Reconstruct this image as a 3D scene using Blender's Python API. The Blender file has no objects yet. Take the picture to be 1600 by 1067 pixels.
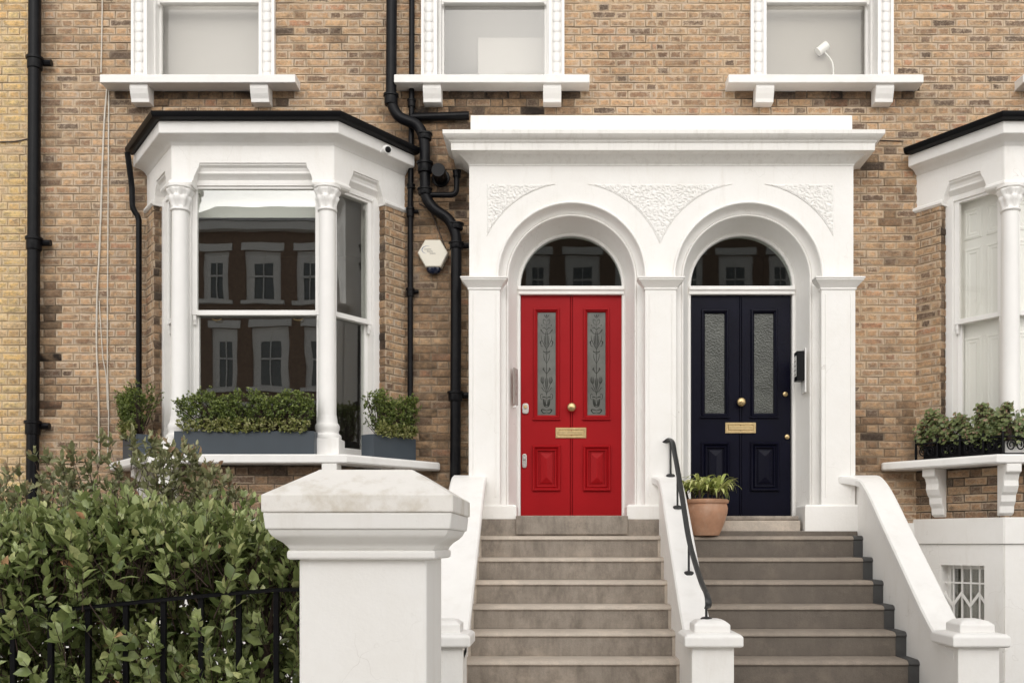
import bpy, bmesh, math, random
from mathutils import Vector, Matrix, noise
random.seed(11)
R = math.radians
scene = bpy.context.scene
col = scene.collection

# ------------------------------------------------------------------ camera
F, VX, VY = 1556.0, 870.0, 850.0          # focal length and principal point in photo pixels (1600 x 1067)
EYE = 1.62                                # eye height; every z below is measured from the eye level
W0 = 9.4                                  # distance of the brick front
cam = bpy.data.cameras.new('camera'); camo = bpy.data.objects.new('camera', cam); col.objects.link(camo)
camo.location = (0, 0, EYE); camo.rotation_euler = (R(90), 0, 0)
cam.sensor_width = 36.0; cam.lens = 36.0 * F / 1600
cam.shift_x = -(VX - 800) / 1600; cam.shift_y = (VY - 533.5) / 1600
cam.clip_start = 0.05; cam.clip_end = 600
scene.camera = camo
scene.render.resolution_x, scene.render.resolution_y = 1024, 682
# ------------------------------------------------------------------ sky (overcast) and sun
SUN_EL, SUN_AZ = R(30), R(180)
world = bpy.data.worlds.new('World'); scene.world = world; world.use_nodes = True
nt = world.node_tree; nt.nodes.clear()
sky = nt.nodes.new('ShaderNodeTexSky'); sky.sky_type = 'NISHITA'; sky.sun_disc = False
sky.sun_elevation = SUN_EL; sky.sun_rotation = SUN_AZ; sky.air_density = 1.0; sky.dust_density = 1.5; sky.ozone_density = 1.0
bw = nt.nodes.new('ShaderNodeRGBToBW'); mixc = nt.nodes.new('ShaderNodeMix'); mixc.data_type = 'RGBA'
tint = nt.nodes.new('ShaderNodeMix'); tint.data_type = 'RGBA'; tint.blend_type = 'MULTIPLY'; tint.inputs[0].default_value = 1
bg = nt.nodes.new('ShaderNodeBackground'); wo = nt.nodes.new('ShaderNodeOutputWorld')
nt.links.new(sky.outputs[0], bw.inputs[0]); nt.links.new(sky.outputs[0], mixc.inputs[6]); nt.links.new(bw.outputs[0], mixc.inputs[7])
mixc.inputs[0].default_value = 0.9
nt.links.new(mixc.outputs[2], tint.inputs[6]); tint.inputs[7].default_value = (1.0, 0.982, 0.955, 1)
nt.links.new(tint.outputs[2], bg.inputs[0]); bg.inputs[1].default_value = 0.13
nt.links.new(bg.outputs[0], wo.inputs[0])
sun = bpy.data.lights.new('sun', 'SUN'); sun.energy = 1.3; sun.angle = R(120); sun.color = (1, 0.97, 0.93)
suno = bpy.data.objects.new('sun', sun); col.objects.link(suno)
sd = Vector((math.sin(SUN_AZ) * math.cos(SUN_EL), math.cos(SUN_AZ) * math.cos(SUN_EL), math.sin(SUN_EL)))
suno.rotation_euler = sd.to_track_quat('Z', 'Y').to_euler(); suno.location = (0, -5, 20)
scene.view_settings.view_transform = 'Standard'; scene.view_settings.look = 'None'
scene.view_settings.gamma = 1.0; scene.view_settings.use_curve_mapping = False
scene.view_settings.exposure = 0.76
scene.cycles.max_bounces = 14; scene.cycles.diffuse_bounces = 9; scene.cycles.transparent_max_bounces = 16

# ------------------------------------------------------------------ measuring helpers
def X(px, Y): return (px - VX) * Y / F
def Z(py, Y): return (VY - py) * Y / F
def proj(x, y, z): return VX + F * x / y, VY - F * z / y

# ------------------------------------------------------------------ materials
def newmat(name):
    m = bpy.data.materials.new(name); m.use_nodes = True
    n = m.node_tree; b = n.nodes['Principled BSDF']
    return m, n, b
def N(n, t, **kw):
    x = n.nodes.new(t)
    for k, v in kw.items(): setattr(x, k, v)
    return x
def worldpos(n): return N(n, 'ShaderNodeNewGeometry').outputs['Position']
def noise_node(n, vec, scale, detail=4, rough=0.6, sxyz=None):
    if sxyz:
        mp = N(n, 'ShaderNodeMapping'); mp.inputs['Scale'].default_value = sxyz
        n.links.new(vec, mp.inputs[0]); vec = mp.outputs[0]
    t = N(n, 'ShaderNodeTexNoise'); t.inputs['Scale'].default_value = scale
    t.inputs['Detail'].default_value = detail; t.inputs['Roughness'].default_value = rough
    n.links.new(vec, t.inputs['Vector']); return t.outputs['Fac']
def rng(n, s, a, b, c=0.0, d=1.0):
    m = N(n, 'ShaderNodeMapRange'); n.links.new(s, m.inputs[0])
    for i, v in enumerate((a, b, c, d)): m.inputs[i + 1].default_value = v
    return m.outputs[0]
def mix(n, f, a, b, mode='MIX'):
    m = N(n, 'ShaderNodeMix'); m.data_type = 'RGBA'; m.blend_type = mode
    for sock, v in ((m.inputs[0], f), (m.inputs[6], a), (m.inputs[7], b)):
        if isinstance(v, (int, float)): sock.default_value = v
        elif isinstance(v, tuple): sock.default_value = v + (1,) if len(v) == 3 else v
        else: n.links.new(v, sock)
    return m.outputs[2]
def mul(n, a, b):
    m = N(n, 'ShaderNodeMath'); m.operation = 'MULTIPLY'
    for s, v in zip(m.inputs, (a, b)):
        if isinstance(v, (int, float)): s.default_value = v
        else: n.links.new(v, s)
    return m.outputs[0]
def add_bump(n, b, h, strength=0.3, dist=0.01):
    bp = N(n, 'ShaderNodeBump'); bp.inputs['Strength'].default_value = strength; bp.inputs['Distance'].default_value = dist
    n.links.new(h, bp.inputs['Height']); n.links.new(bp.outputs[0], b.inputs['Normal'])
def simple(name, c, rough=0.5, metal=0.0, var=0.12, scale=6.0, bump=0.0, bscale=60, dirt=None, dirt_amt=0.0, dscale=5, dsxyz=None, spec=0.5, coat=0):
    m, n, b = newmat(name); p = worldpos(n)
    c2 = tuple(max(0, v * (1 - var)) for v in c)
    out = mix(n, rng(n, noise_node(n, p, scale), .3, .7), c, c2)
    if dirt:
        out = mix(n, mul(n, rng(n, noise_node(n, p, dscale, 6, .65, dsxyz), .5, .75), dirt_amt), out, dirt)
    n.links.new(out, b.inputs['Base Color'])
    b.inputs['Roughness'].default_value = rough; b.inputs['Metallic'].default_value = metal
    b.inputs['Specular IOR Level'].default_value = spec
    if coat: b.inputs['Coat Weight'].default_value = coat
    if bump: add_bump(n, b, noise_node(n, p, bscale, 5), bump, .004)
    return m
M = {}
def stucco(name):
    m, n, b = newmat(name); p = worldpos(n)
    o = mix(n, rng(n, noise_node(n, p, 1.8, 6, .7), .35, .65), (.87, .855, .83), (.83, .81, .775))
    o = mix(n, mul(n, rng(n, noise_node(n, p, 4, 7, .75, (2.2, 2.2, .35)), .54, .74), .30), o, (.66, .615, .55))      # faint runs
    o = mix(n, mul(n, rng(n, noise_node(n, p, 38, 5, .8), .66, .74), .45), o, (.55, .50, .43))                       # specks and chips
    v = N(n, 'ShaderNodeTexVoronoi'); v.feature = 'DISTANCE_TO_EDGE'; v.inputs['Scale'].default_value = 1.7
    wv = N(n, 'ShaderNodeVectorMath'); wv.operation = 'MULTIPLY_ADD'; t = N(n, 'ShaderNodeTexNoise'); t.inputs['Scale'].default_value = 6; n.links.new(p, t.inputs['Vector'])
    n.links.new(t.outputs['Color'], wv.inputs[0]); wv.inputs[1].default_value = (.35, .35, .35); n.links.new(p, wv.inputs[2]); n.links.new(wv.outputs[0], v.inputs['Vector'])
    crack = mul(n, rng(n, v.outputs['Distance'], 0, .004, .5, 0), rng(n, noise_node(n, p, 1.1, 3), .52, .62))
    o = mix(n, crack, o, (.45, .41, .36))
    n.links.new(o, b.inputs['Base Color']); b.inputs['Roughness'].default_value = .55
    add_bump(n, b, noise_node(n, p, 22, 8, .7), .35, .006); return m
M['white'] = stucco('white_stucco')
M['white_gloss'] = simple('white_gloss_paint', (.86, .845, .82), .35, var=.04, scale=5, bump=.08, bscale=30)
M['white_worn'] = simple('weathered_white_stone', (.83, .80, .755), .7, var=.08, scale=5, bump=.5, bscale=50, dirt=(.42, .34, .21), dirt_amt=.75, dscale=5)
M['coping'] = simple('white_painted_coping', (.86, .845, .82), .5, var=.05, scale=4, bump=.2, bscale=35, dirt=(.55, .5, .44), dirt_amt=.2, dscale=6)
M['cornice'] = simple('weathered_cornice_paint', (.84, .82, .785), .55, var=.05, scale=3, bump=.25, bscale=45, dirt=(.45, .41, .35), dirt_amt=.3, dscale=14, dsxyz=(1.5, 1.5, .25))
M['black'] = simple('black_iron_paint', (.0055, .0055, .007), .36, var=.3, scale=9, bump=.2, bscale=80, dirt=(.03, .027, .024), dirt_amt=.25, dscale=8, spec=.16)
M['gutter'] = simple('black_gutter_plastic', (.004, .004, .005), .38, var=.2, spec=.14)
M['lead'] = simple('dark_lead_roofing', (.05, .05, .053), .6, var=.3, bump=.4, bscale=20)
M['red'] = simple('red_door_paint', (.34, .0062, .0095), .42, var=.10, scale=3, bump=.12, bscale=70, spec=.14)
M['navy'] = simple('navy_door_paint', (.0044, .0046, .0135), .32, var=.3, scale=4, bump=.14, bscale=60, spec=.13)
M['brass'] = simple('aged_brass', (.62, .47, .25), .38, 1.0, var=.25, scale=40)
M['chrome'] = simple('brushed_steel', (.62, .60, .57), .32, 1.0, var=.15, scale=60)
M['alu'] = simple('satin_aluminium', (.50, .475, .44), .5, .15, var=.1, scale=30)
M['iron'] = simple('handrail_iron', (.028, .029, .030), .42, var=.3, scale=12, bump=.15)
M['planter'] = simple('blue_grey_planter', (.047, .061, .076), .5, var=.12, scale=4, bump=.05)
M['terracotta'] = simple('terracotta', (.47, .255, .155), .8, var=.2, scale=14, bump=.3, dirt=(.55, .40, .31), dirt_amt=.5, dscale=9)
M['soil'] = simple('dark_soil', (.03, .022, .015), .95, var=.5, scale=40, bump=1, bscale=80)
M['wood'] = simple('woody_stem', (.07, .042, .032), .8, var=.4, scale=30, bump=.4)
M['alarm'] = simple('cream_plastic', (.74, .70, .60), .4, var=.03)
M['blue_lens'] = simple('dark_blue_lens', (.008, .012, .03), .15, var=.1)
M['ink_blue'] = simple('blue_print', (.12, .16, .33), .6, var=.1)
M['ink_grey'] = simple('grey_print', (.30, .28, .28), .6, var=.1)
M['plastic_white'] = simple('white_plastic', (.82, .81, .79), .35, var=.02)
M['plastic_black'] = simple('black_plastic', (.006, .006, .007), .35, var=.1, spec=.15)
M['cable_white'] = simple('white_cable', (.68, .63, .55), .6, var=.15, scale=20)
M['cable_dark'] = simple('brown_cable', (.06, .04, .03), .6, var=.15)
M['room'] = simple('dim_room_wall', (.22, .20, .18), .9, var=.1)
M['cream_wall'] = simple('pale_room_wall', (.74, .72, .66), .9, var=.03)
M['blind'] = simple('grey_roller_blind', (.47, .45, .43), .9, var=.03, scale=1.5)
M['blind_warm'] = simple('taupe_roller_blind', (.38, .355, .325), .9, var=.03, scale=1.5)
M['shutter'] = simple('white_shutter_paint', (.84, .835, .80), .5, var=.02)
M['curtain'] = simple('grey_beige_curtain', (.34, .32, .27), .9, var=.15, scale=6)
M['string'] = simple('dark_grey_step_paint', (.060, .059, .058), .6, var=.25, scale=8, bump=.3)
M['ground'] = simple('paved_ground', (.36, .34, .315), .9, var=.25, scale=2, bump=.4)
M['asphalt'] = simple('asphalt', (.14, .137, .132), .9, var=.3, scale=8, bump=.5, bscale=200)
M['pave'] = simple('pale_paving', (.54, .52, .485), .85, var=.2, scale=4, bump=.3)
M['opp_brick'] = simple('brown_brick_far', (.34, .235, .17), .9, var=.5, scale=9, bump=.4, bscale=20)
M['slate'] = simple('grey_slate', (.10, .105, .115), .6, var=.3, scale=5, bump=.4, bscale=12)
M['opp_white'] = simple('white_paint_far', (.88, .87, .84), .6, var=.06)
M['dark_glass'] = simple('dark_window_glass', (.14, .16, .16), .06, var=.2)

def stone_mat(name, c, streak, amt):
    m, n, b = newmat(name); p = worldpos(n)
    o = mix(n, rng(n, noise_node(n, p, 5, 8, .75), .3, .7), c, tuple(v * .74 for v in c))
    o = mix(n, mul(n, rng(n, noise_node(n, p, 6, 7, .75, (1.3, 1, .6)), .45, .68), amt), o, streak)
    o = mix(n, mul(n, rng(n, noise_node(n, p, 10, 5, .65, (2.0, .6, .22)), .5, .72), amt * .45), o, streak)
    o = mix(n, mul(n, rng(n, noise_node(n, p, 140, 2, .6), .45, .7), .4), o, tuple(v * .6 for v in c))
    o = mix(n, mul(n, rng(n, noise_node(n, p, 2.6, 6, .75), .52, .70), .5), o, tuple(min(1, v * w) for v, w in zip(c, (1.38, 1.34, 1.3))))
    n.links.new(o, b.inputs['Base Color']); b.inputs['Roughness'].default_value = .82
    add_bump(n, b, noise_node(n, p, 60, 7, .75), .6, .008)
    return m
M['step'] = stone_mat('pale_step_stone', (.35, .302, .252), (.15, .125, .103), .85)
M['step_edge'] = stone_mat('lighter_step_stone', (.58, .505, .425), (.38, .32, .265), .35)
M['tread_dark'] = stone_mat('lighter_brown_tread', (.32, .27, .22), (.20, .168, .14), .45)
M['step_dark'] = stone_mat('brown_painted_step', (.175, .148, .122), (.105, .088, .073), .55)

def brick_mat(name, single, palette, smear, mortar):
    m, n, b = newmat(name); p = worldpos(n)
    if single:
        cs = N(n, 'ShaderNodeObjectInfo').outputs['Color']
    else:
        a = N(n, 'ShaderNodeAttribute'); a.attribute_name = 'bcol'; cs = a.outputs['Color']
    sp = N(n, 'ShaderNodeSeparateColor'); n.links.new(cs, sp.inputs[0])
    ramp = N(n, 'ShaderNodeValToRGB'); el = ramp.color_ramp.elements
    while len(el) < len(palette): el.new(0.5)
    for e, (pos, c) in zip(el, palette): e.position = pos; e.color = c + (1,)
    n.links.new(sp.outputs[0], ramp.inputs[0])
    o = ramp.outputs[0]
    o = mix(n, mul(n, rng(n, noise_node(n, p, 15, 7, .75, (.7, .7, 1.2)), .46, .66), .74), o, (.075, .056, .042))   # burnt patches
    o = mix(n, mul(n, rng(n, noise_node(n, p, 34, 6, .8), .45, .62), .55), o, (.20, .145, .105))
    o = mix(n, mul(n, rng(n, noise_node(n, p, 2.0, 5, .7), .45, .68), .42), o, (.27, .205, .15))                                # weathered areas
    mo = mix(n, rng(n, noise_node(n, p, 9, 4, .7), .35, .65), mortar, tuple(v * k for v, k in zip(mortar, (.90, .97, 1.12))))
    mo = mix(n, mul(n, rng(n, noise_node(n, p, 70, 4, .7), .5, .75), .35), mo, tuple(v * .55 for v in mortar))
    o = mix(n, mul(n, rng(n, noise_node(n, p, 55, 5, .7), .48, .75), .55), o, mo)
    e = N(n, 'ShaderNodeAttribute'); e.attribute_name = 'edge'
    nz = noise_node(n, p, 25, 7, .85); nb = noise_node(n, p, 5.0, 5, .7)
    t1 = N(n, 'ShaderNodeMath'); t1.operation = 'ADD'; n.links.new(rng(n, nz, .25, .75, -.95, .85), t1.inputs[0]); n.links.new(rng(n, nb, .3, .7, -.35, .45), t1.inputs[1])
    ed = N(n, 'ShaderNodeMath'); ed.operation = 'ADD'; n.links.new(e.outputs['Fac'], ed.inputs[0]); n.links.new(t1.outputs[0], ed.inputs[1])
    em = rng(n, ed.outputs[0], .10, .62)
    inv = rng(n, sp.outputs[1], .12, .6, 1, .12)
    o = mix(n, mul(n, mul(n, em, smear), inv), o, mo)                                                     # lime smeared ragged over the arrises
    sn = rng(n, noise_node(n, p, 5.5, 6, .7), .35, .6, .55, 1.0)
    o = mix(n, mul(n, sp.outputs[1], sn), o, (.028, .022, .018))                                              # soot
    n.links.new(o, b.inputs['Base Color']); b.inputs['Roughness'].default_value = .92
    b.inputs['Specular IOR Level'].default_value = .2
    add_bump(n, b, noise_node(n, p, 48, 6, .75), .75, .008)
    return m
STOCK = [(0, (0.098, 0.069, 0.052)), (.13, (0.196, 0.122, 0.082)), (.30, (0.416, 0.244, 0.137)), (.58, (0.601, 0.371, 0.204)), (.85, (0.706, 0.453, 0.251)), (1, (0.544, 0.281, 0.159))]
YELLOW = [(0, (0.528, 0.338, 0.161)), (.25, (0.756, 0.473, 0.198)), (.55, (0.850, 0.562, 0.222)), (.85, (0.850, 0.636, 0.292)), (1, (0.781, 0.540, 0.303))]
MORT = (.63, .48, .325)
for k, pal, sm, mo in (('stock', STOCK, .92, MORT), ('yellow', YELLOW, .8, (.72, .55, .335))):
    M['brick_' + k] = brick_mat('brick_' + k, True, pal, sm, mo)
    M['brick_' + k + '_bulk'] = brick_mat('brick_' + k + '_bulk', False, pal, sm, mo)
def mortar_mat(name, c):
    m, n, b = newmat(name); p = worldpos(n)
    a = N(n, 'ShaderNodeAttribute'); a.attribute_name = 'bcol'
    sp = N(n, 'ShaderNodeSeparateColor'); n.links.new(a.outputs['Color'], sp.inputs[0])
    o = mix(n, rng(n, noise_node(n, p, 11, 6, .7), .3, .7), c, tuple(v * .72 for v in c))
    o = mix(n, mul(n, rng(n, noise_node(n, p, 2.2, 5, .7), .44, .62), .7), o, (.15, .11, .075))
    sn = rng(n, noise_node(n, p, 5.5, 6, .7), .35, .6, .75, 1.0)
    o = mix(n, mul(n, sp.outputs[1], sn), o, (.022, .018, .015))
    n.links.new(o, b.inputs['Base Color']); b.inputs['Roughness'].default_value = .95
    add_bump(n, b, noise_node(n, p, 90, 5, .7), .6, .006)
    return m
M['mortar'] = mortar_mat('lime_mortar', MORT); M['mortar_y'] = mortar_mat('pale_lime_mortar', (.70, .54, .34))

def leaf_mat(name, pal, single=False, rough=.42, trans=.18):
    m, n, b = newmat(name)
    if single: cs = N(n, 'ShaderNodeObjectInfo').outputs['Color']
    else:
        a = N(n, 'ShaderNodeAttribute'); a.attribute_name = 'bcol'; cs = a.outputs['Color']
    sp = N(n, 'ShaderNodeSeparateColor'); n.links.new(cs, sp.inputs[0])
    ramp = N(n, 'ShaderNodeValToRGB'); el = ramp.color_ramp.elements
    while len(el) < len(pal): el.new(.5)
    for e, (pos, c) in zip(el, pal): e.position = pos; e.color = c + (1,)
    n.links.new(sp.outputs[0], ramp.inputs[0])
    o = mix(n, mul(n, rng(n, noise_node(n, worldpos(n), 45, 3), .4, .7), .4), ramp.outputs[0], tuple(v * .6 for v in pal[1][1]))
    n.links.new(o, b.inputs['Base Color']); b.inputs['Roughness'].default_value = rough
    tr = N(n, 'ShaderNodeBsdfTranslucent'); n.links.new(o, tr.inputs[0])
    ms = N(n, 'ShaderNodeMixShader'); ms.inputs[0].default_value = trans
    n.links.new(b.outputs[0], ms.inputs[1]); n.links.new(tr.outputs[0], ms.inputs[2])
    n.links.new(ms.outputs[0], n.nodes['Material Output'].inputs[0])
    return m
HEDGE = [(0, (0.093, 0.133, 0.041)), (.25, (0.178, 0.231, 0.077)), (.55, (0.286, 0.339, 0.125)), (.82, (0.447, 0.513, 0.222)), (.93, (0.556, 0.561, 0.251)), (1, (0.679, 0.231, 0.163))]
SHRUB = [(0, (0.146, 0.165, 0.072)), (.5, (0.263, 0.275, 0.132)), (.9, (0.381, 0.374, 0.198)), (1, (0.336, 0.187, 0.121))]
BOX = [(0, (0.064, 0.096, 0.022)), (.5, (0.139, 0.187, 0.040)), (1, (0.283, 0.328, 0.076))]
VARI = [(0, (.12, .15, .03)), (.5, (.24, .25, .07)), (1, (.36, .34, .16))]
IVY = [(0, (0.080, 0.110, 0.038)), (.5, (0.159, 0.206, 0.073)), (.9, (0.292, 0.322, 0.139)), (1, (0.451, 0.247, 0.190))]
STRAP = [(0, (0.208, 0.263, 0.063)), (.6, (0.390, 0.450, 0.127)), (1, (0.598, 0.600, 0.253))]
M['hedge_leaf'] = leaf_mat('hedge_leaf', HEDGE, False, .33); M['hedge_leaf_single'] = leaf_mat('hedge_leaf_single', HEDGE, True, .33)
M['shrub_leaf'] = leaf_mat('shrub_leaf', SHRUB); M['box_leaf'] = leaf_mat('box_leaf', BOX)
M['vari_leaf'] = leaf_mat('variegated_leaf', VARI); M['ivy_leaf'] = leaf_mat('ivy_leaf', IVY); M['strap_leaf'] = leaf_mat('strap_leaf', STRAP)
M['strap_single'] = leaf_mat('strap_leaf_single', STRAP, True)

def glass_mat(name, base=.11, wav=.03, tintc=(.93, .96, .94), rough=0.0):
    m, n, b = newmat(name); n.nodes.remove(b)
    out = n.nodes['Material Output']
    tr = N(n, 'ShaderNodeBsdfTransparent'); tr.inputs[0].default_value = tintc + (1,)
    gl = N(n, 'ShaderNodeBsdfGlossy'); gl.inputs['Roughness'].default_value = rough
    ge = N(n, 'ShaderNodeNewGeometry'); dt = N(n, 'ShaderNodeVectorMath'); dt.operation = 'DOT_PRODUCT'
    n.links.new(ge.outputs['Incoming'], dt.inputs[0]); n.links.new(ge.outputs['Normal'], dt.inputs[1])
    ab = N(n, 'ShaderNodeMath'); ab.operation = 'ABSOLUTE'; n.links.new(dt.outputs['Value'], ab.inputs[0])
    sb = N(n, 'ShaderNodeMath'); sb.operation = 'SUBTRACT'; sb.inputs[0].default_value = 1; n.links.new(ab.outputs[0], sb.inputs[1])
    pw = N(n, 'ShaderNodeMath'); pw.operation = 'POWER'; n.links.new(sb.outputs[0], pw.inputs[0]); pw.inputs[1].default_value = 5
    f = rng(n, pw.outputs[0], 0, 1, base, .9)          # Schlick's approximation
    bp = N(n, 'ShaderNodeBump'); bp.inputs['Strength'].default_value = wav; bp.inputs['Distance'].default_value = .02
    n.links.new(noise_node(n, worldpos(n), 2.6, 1, .4), bp.inputs['Height']); n.links.new(bp.outputs[0], gl.inputs['Normal'])
    ms = N(n, 'ShaderNodeMixShader'); n.links.new(f, ms.inputs[0]); n.links.new(tr.outputs[0], ms.inputs[1]); n.links.new(gl.outputs[0], ms.inputs[2])
    n.links.new(ms.outputs[0], out.inputs[0]); return m
M['glass'] = glass_mat('window_glass', .165, .022, (.95, .96, .94))
M['glass_clear'] = glass_mat('thin_window_glass', .035, .03, (.99, .99, .98))
M['fan_glass'] = glass_mat('fanlight_glass', .07, .012)
def frosted(name, c, scale, bump):
    m, n, b = newmat(name); p = worldpos(n)
    n.links.new(mix(n, rng(n, noise_node(n, p, 7, 3), .3, .7), c, tuple(v * .6 for v in c)), b.inputs['Base Color'])
    b.inputs['Roughness'].default_value = .28
    v = N(n, 'ShaderNodeTexVoronoi'); v.inputs['Scale'].default_value = scale; n.links.new(p, v.inputs['Vector'])
    add_bump(n, b, v.outputs['Distance'], bump, .004); return m
M['etched'] = frosted('etched_glass', (.16, .165, .15), 300, .05)
M['etch_line'] = simple('clear_etch_line', (.04, .043, .038), .2, var=.3)
M['obscure'] = frosted('obscure_glass', (.085, .09, .078), 62, .55)

# ------------------------------------------------------------------ geometry builder
ORG = {}
def tag(o, label, cat, group=None, kind=None):
    o['label'] = label; o['category'] = cat
    if group: o['group'] = group
    if kind: o['kind'] = kind
    return o
def empty(name, loc, label, cat, group=None):
    o = bpy.data.objects.new(name, None); col.objects.link(o); o.empty_display_size = .2
    w = Vector((loc[0], loc[1], loc[2] + EYE)); o.location = w; ORG[o] = w
    return tag(o, label, cat, group)
class Frame:
    def __init__(s, ox, oy, ux, uy):
        l = math.hypot(ux, uy); s.o = (ox, oy); s.u = (ux / l, uy / l); s.inw = (-s.u[1], s.u[0])
    def pt(s, u, d, z): return (s.o[0] + s.u[0] * u + s.inw[0] * d, s.o[1] + s.u[1] * u + s.inw[1] * d, z)
FW = Frame(0, W0, 1, 0)
class MB:
    def __init__(s): s.v = []; s.f = []; s.c = None; s.e = None
    def add(s, vs, fs):
        o = len(s.v); s.v.extend(tuple(v) for v in vs); s.f.extend(tuple(i + o for i in f) for f in fs)
    def hexa(s, p):   # 8 points: bottom ring 0-3, top ring 4-7
        s.add(p, [(0, 3, 2, 1), (4, 5, 6, 7), (0, 1, 5, 4), (1, 2, 6, 5), (2, 3, 7, 6), (3, 0, 4, 7)])
    def box(s, x0, x1, y0, y1, z0, z1):
        s.hexa([(x0, y0, z0), (x1, y0, z0), (x1, y1, z0), (x0, y1, z0), (x0, y0, z1), (x1, y0, z1), (x1, y1, z1), (x0, y1, z1)]); return s
    def fbox(s, fr, u0, u1, d0, d1, z0, z1):
        P = fr.pt
        s.hexa([P(u0, d0, z0), P(u1, d0, z0), P(u1, d1, z0), P(u0, d1, z0), P(u0, d0, z1), P(u1, d0, z1), P(u1, d1, z1), P(u0, d1, z1)]); return s
    def prism(s, poly, fn, c0, c1):
        n = len(poly)
        s.add([fn(a, b, c0) for a, b in poly] + [fn(a, b, c1) for a, b in poly],
              [tuple(range(n)), tuple(range(2 * n - 1, n - 1, -1))] + [(i, i + n, (i + 1) % n + n, (i + 1) % n) for i in range(n)]); return s
    def loft(s, loops, closed=True, cap=True):
        n = len(loops[0]); o = len(s.v)
        vs = [p for l in loops for p in l]; fs = []
        for k in range(len(loops) - 1):
            for i in range(n if closed else n - 1):
                j = (i + 1) % n; fs.append((k * n + i, k * n + j, (k + 1) * n + j, (k + 1) * n + i))
        if cap: fs.append(tuple(range(n))); fs.append(tuple(range(len(vs) - 1, len(vs) - n - 1, -1)))
        s.add(vs, fs); return s
    def sweep(s, path, prof, wallcut=True):   # plan path left to right, profile (outward offset, z), closed profile
        loops = []
        for i, p in enumerate(path):
            ns = []
            for a, b in ((i - 1, i), (i, i + 1)):
                if a >= 0 and b < len(path):
                    dx, dy = path[b][0] - path[a][0], path[b][1] - path[a][1]; l = math.hypot(dx, dy); ns.append((dy / l, -dx / l))
            if len(ns) == 2:
                k = 1 + ns[0][0] * ns[1][0] + ns[0][1] * ns[1][1]; m = ((ns[0][0] + ns[1][0]) / k, (ns[0][1] + ns[1][1]) / k)
            else:
                m = (1 / ns[0][0], 0) if wallcut and abs(ns[0][0]) > .05 else ns[0]
            loops.append([(p[0] + m[0] * o, p[1] + m[1] * o, z) for o, z in prof])
        return s.loft(loops)
    def tube(s, path, r, n=12, rx=None):
        pts = [Vector(p) for p in path]; loops = []
        prev = None
        for i, p in enumerate(pts):
            t = (pts[min(i + 1, len(pts) - 1)] - pts[max(i - 1, 0)]).normalized()
            ref = Vector((1, 0, 0)) if abs(t.x) < .9 else Vector((0, 1, 0))
            a = (ref - t * ref.dot(t)).normalized() if prev is None else (prev - t * prev.dot(t)).normalized()
            prev = a; b = t.cross(a)
            rr = r[i] if isinstance(r, (list, tuple)) else r
            loops.append([p + a * (rx or rr) * math.cos(2 * math.pi * k / n) + b * rr * math.sin(2 * math.pi * k / n) for k in range(n)])
        return s.loft(loops)
    def lathe(s, prof, cx, cy, n=28, mod=None):
        loops = []
        for r, z in prof:
            loops.append([(cx + (r + (mod(a, z) if mod else 0)) * math.cos(a), cy + (r + (mod(a, z) if mod else 0)) * math.sin(a), z)
                          for a in (2 * math.pi * k / n for k in range(n))])
        return s.loft(loops)
    def ring(s, fr, u0, u1, z0, z1, prof, cap=False):   # rectangular mitred frame; profile (inset, height above the face)
        loops = []
        for ins, h in prof:
            loops.append([fr.pt(u0 + ins, -h, z0 + ins), fr.pt(u1 - ins, -h, z0 + ins), fr.pt(u1 - ins, -h, z1 - ins), fr.pt(u0 + ins, -h, z1 - ins)])
        s.loft(loops, True, False)
        if cap:
            o = len(s.v) - 4; s.f.append((o, o + 1, o + 2, o + 3))
        return s
    def disc(s, fr, u, d, z, r, depth, n=20, dome=0.0):
        loops = []
        prof = [(r, 0), (r, depth)] if not dome else [(r * .7, 0), (r * .55, depth * .35), (r, depth * .6), (r * .95, depth * .8), (r * .7, depth * .95), (r * .1, depth)]
        for rr, dd in prof:
            loops.append([fr.pt(u + rr * math.cos(2 * math.pi * k / n), d - dd, z + rr * math.sin(2 * math.pi * k / n)) for k in range(n)])
        return s.loft(loops)
    def build(s, name, mat, parent=None, bevel=0, smooth=0, recalc=True, kind=None, seg=2):
        xs, ys, zs = zip(*s.v)
        org = Vector(((min(xs) + max(xs)) / 2, (min(ys) + max(ys)) / 2, min(zs) + EYE))
        me = bpy.data.meshes.new(name)
        me.from_pydata([(x - org.x, y - org.y, z + EYE - org.z) for x, y, z in s.v], [], s.f)
        if s.c:
            a = me.color_attributes.new('bcol', 'FLOAT_COLOR', 'POINT'); a.data.foreach_set('color', [q for c in s.c for q in (c[0], c[1], c[2], 1)])
        if s.e:
            a = me.attributes.new('edge', 'FLOAT', 'POINT'); a.data.foreach_set('value', s.e)
        if recalc:
            bm = bmesh.new(); bm.from_mesh(me); bmesh.ops.recalc_face_normals(bm, faces=bm.faces); bm.to_mesh(me); bm.free()
        me.materials.append(M[mat])
        if smooth:
            me.shade_smooth(); me.set_sharp_from_angle(angle=R(smooth))
        o = bpy.data.objects.new(name, me); col.objects.link(o); ORG[o] = org
        if parent: o.parent = parent; o.location = org - ORG[parent]
        else: o.location = org
        if bevel:
            b = o.modifiers.new('bevel', 'BEVEL'); b.width = bevel; b.segments = seg; b.limit_method = 'ANGLE'; b.angle_limit = R(40)
        if kind: o['kind'] = kind
        return o
def B(name, mat, parent, *boxes, bevel=.004, fr=None, kind=None):
    m = MB()
    for b in boxes: (m.fbox(fr, *b) if fr else m.box(*b))
    return m.build(name, mat, parent, bevel, kind=kind)
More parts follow.
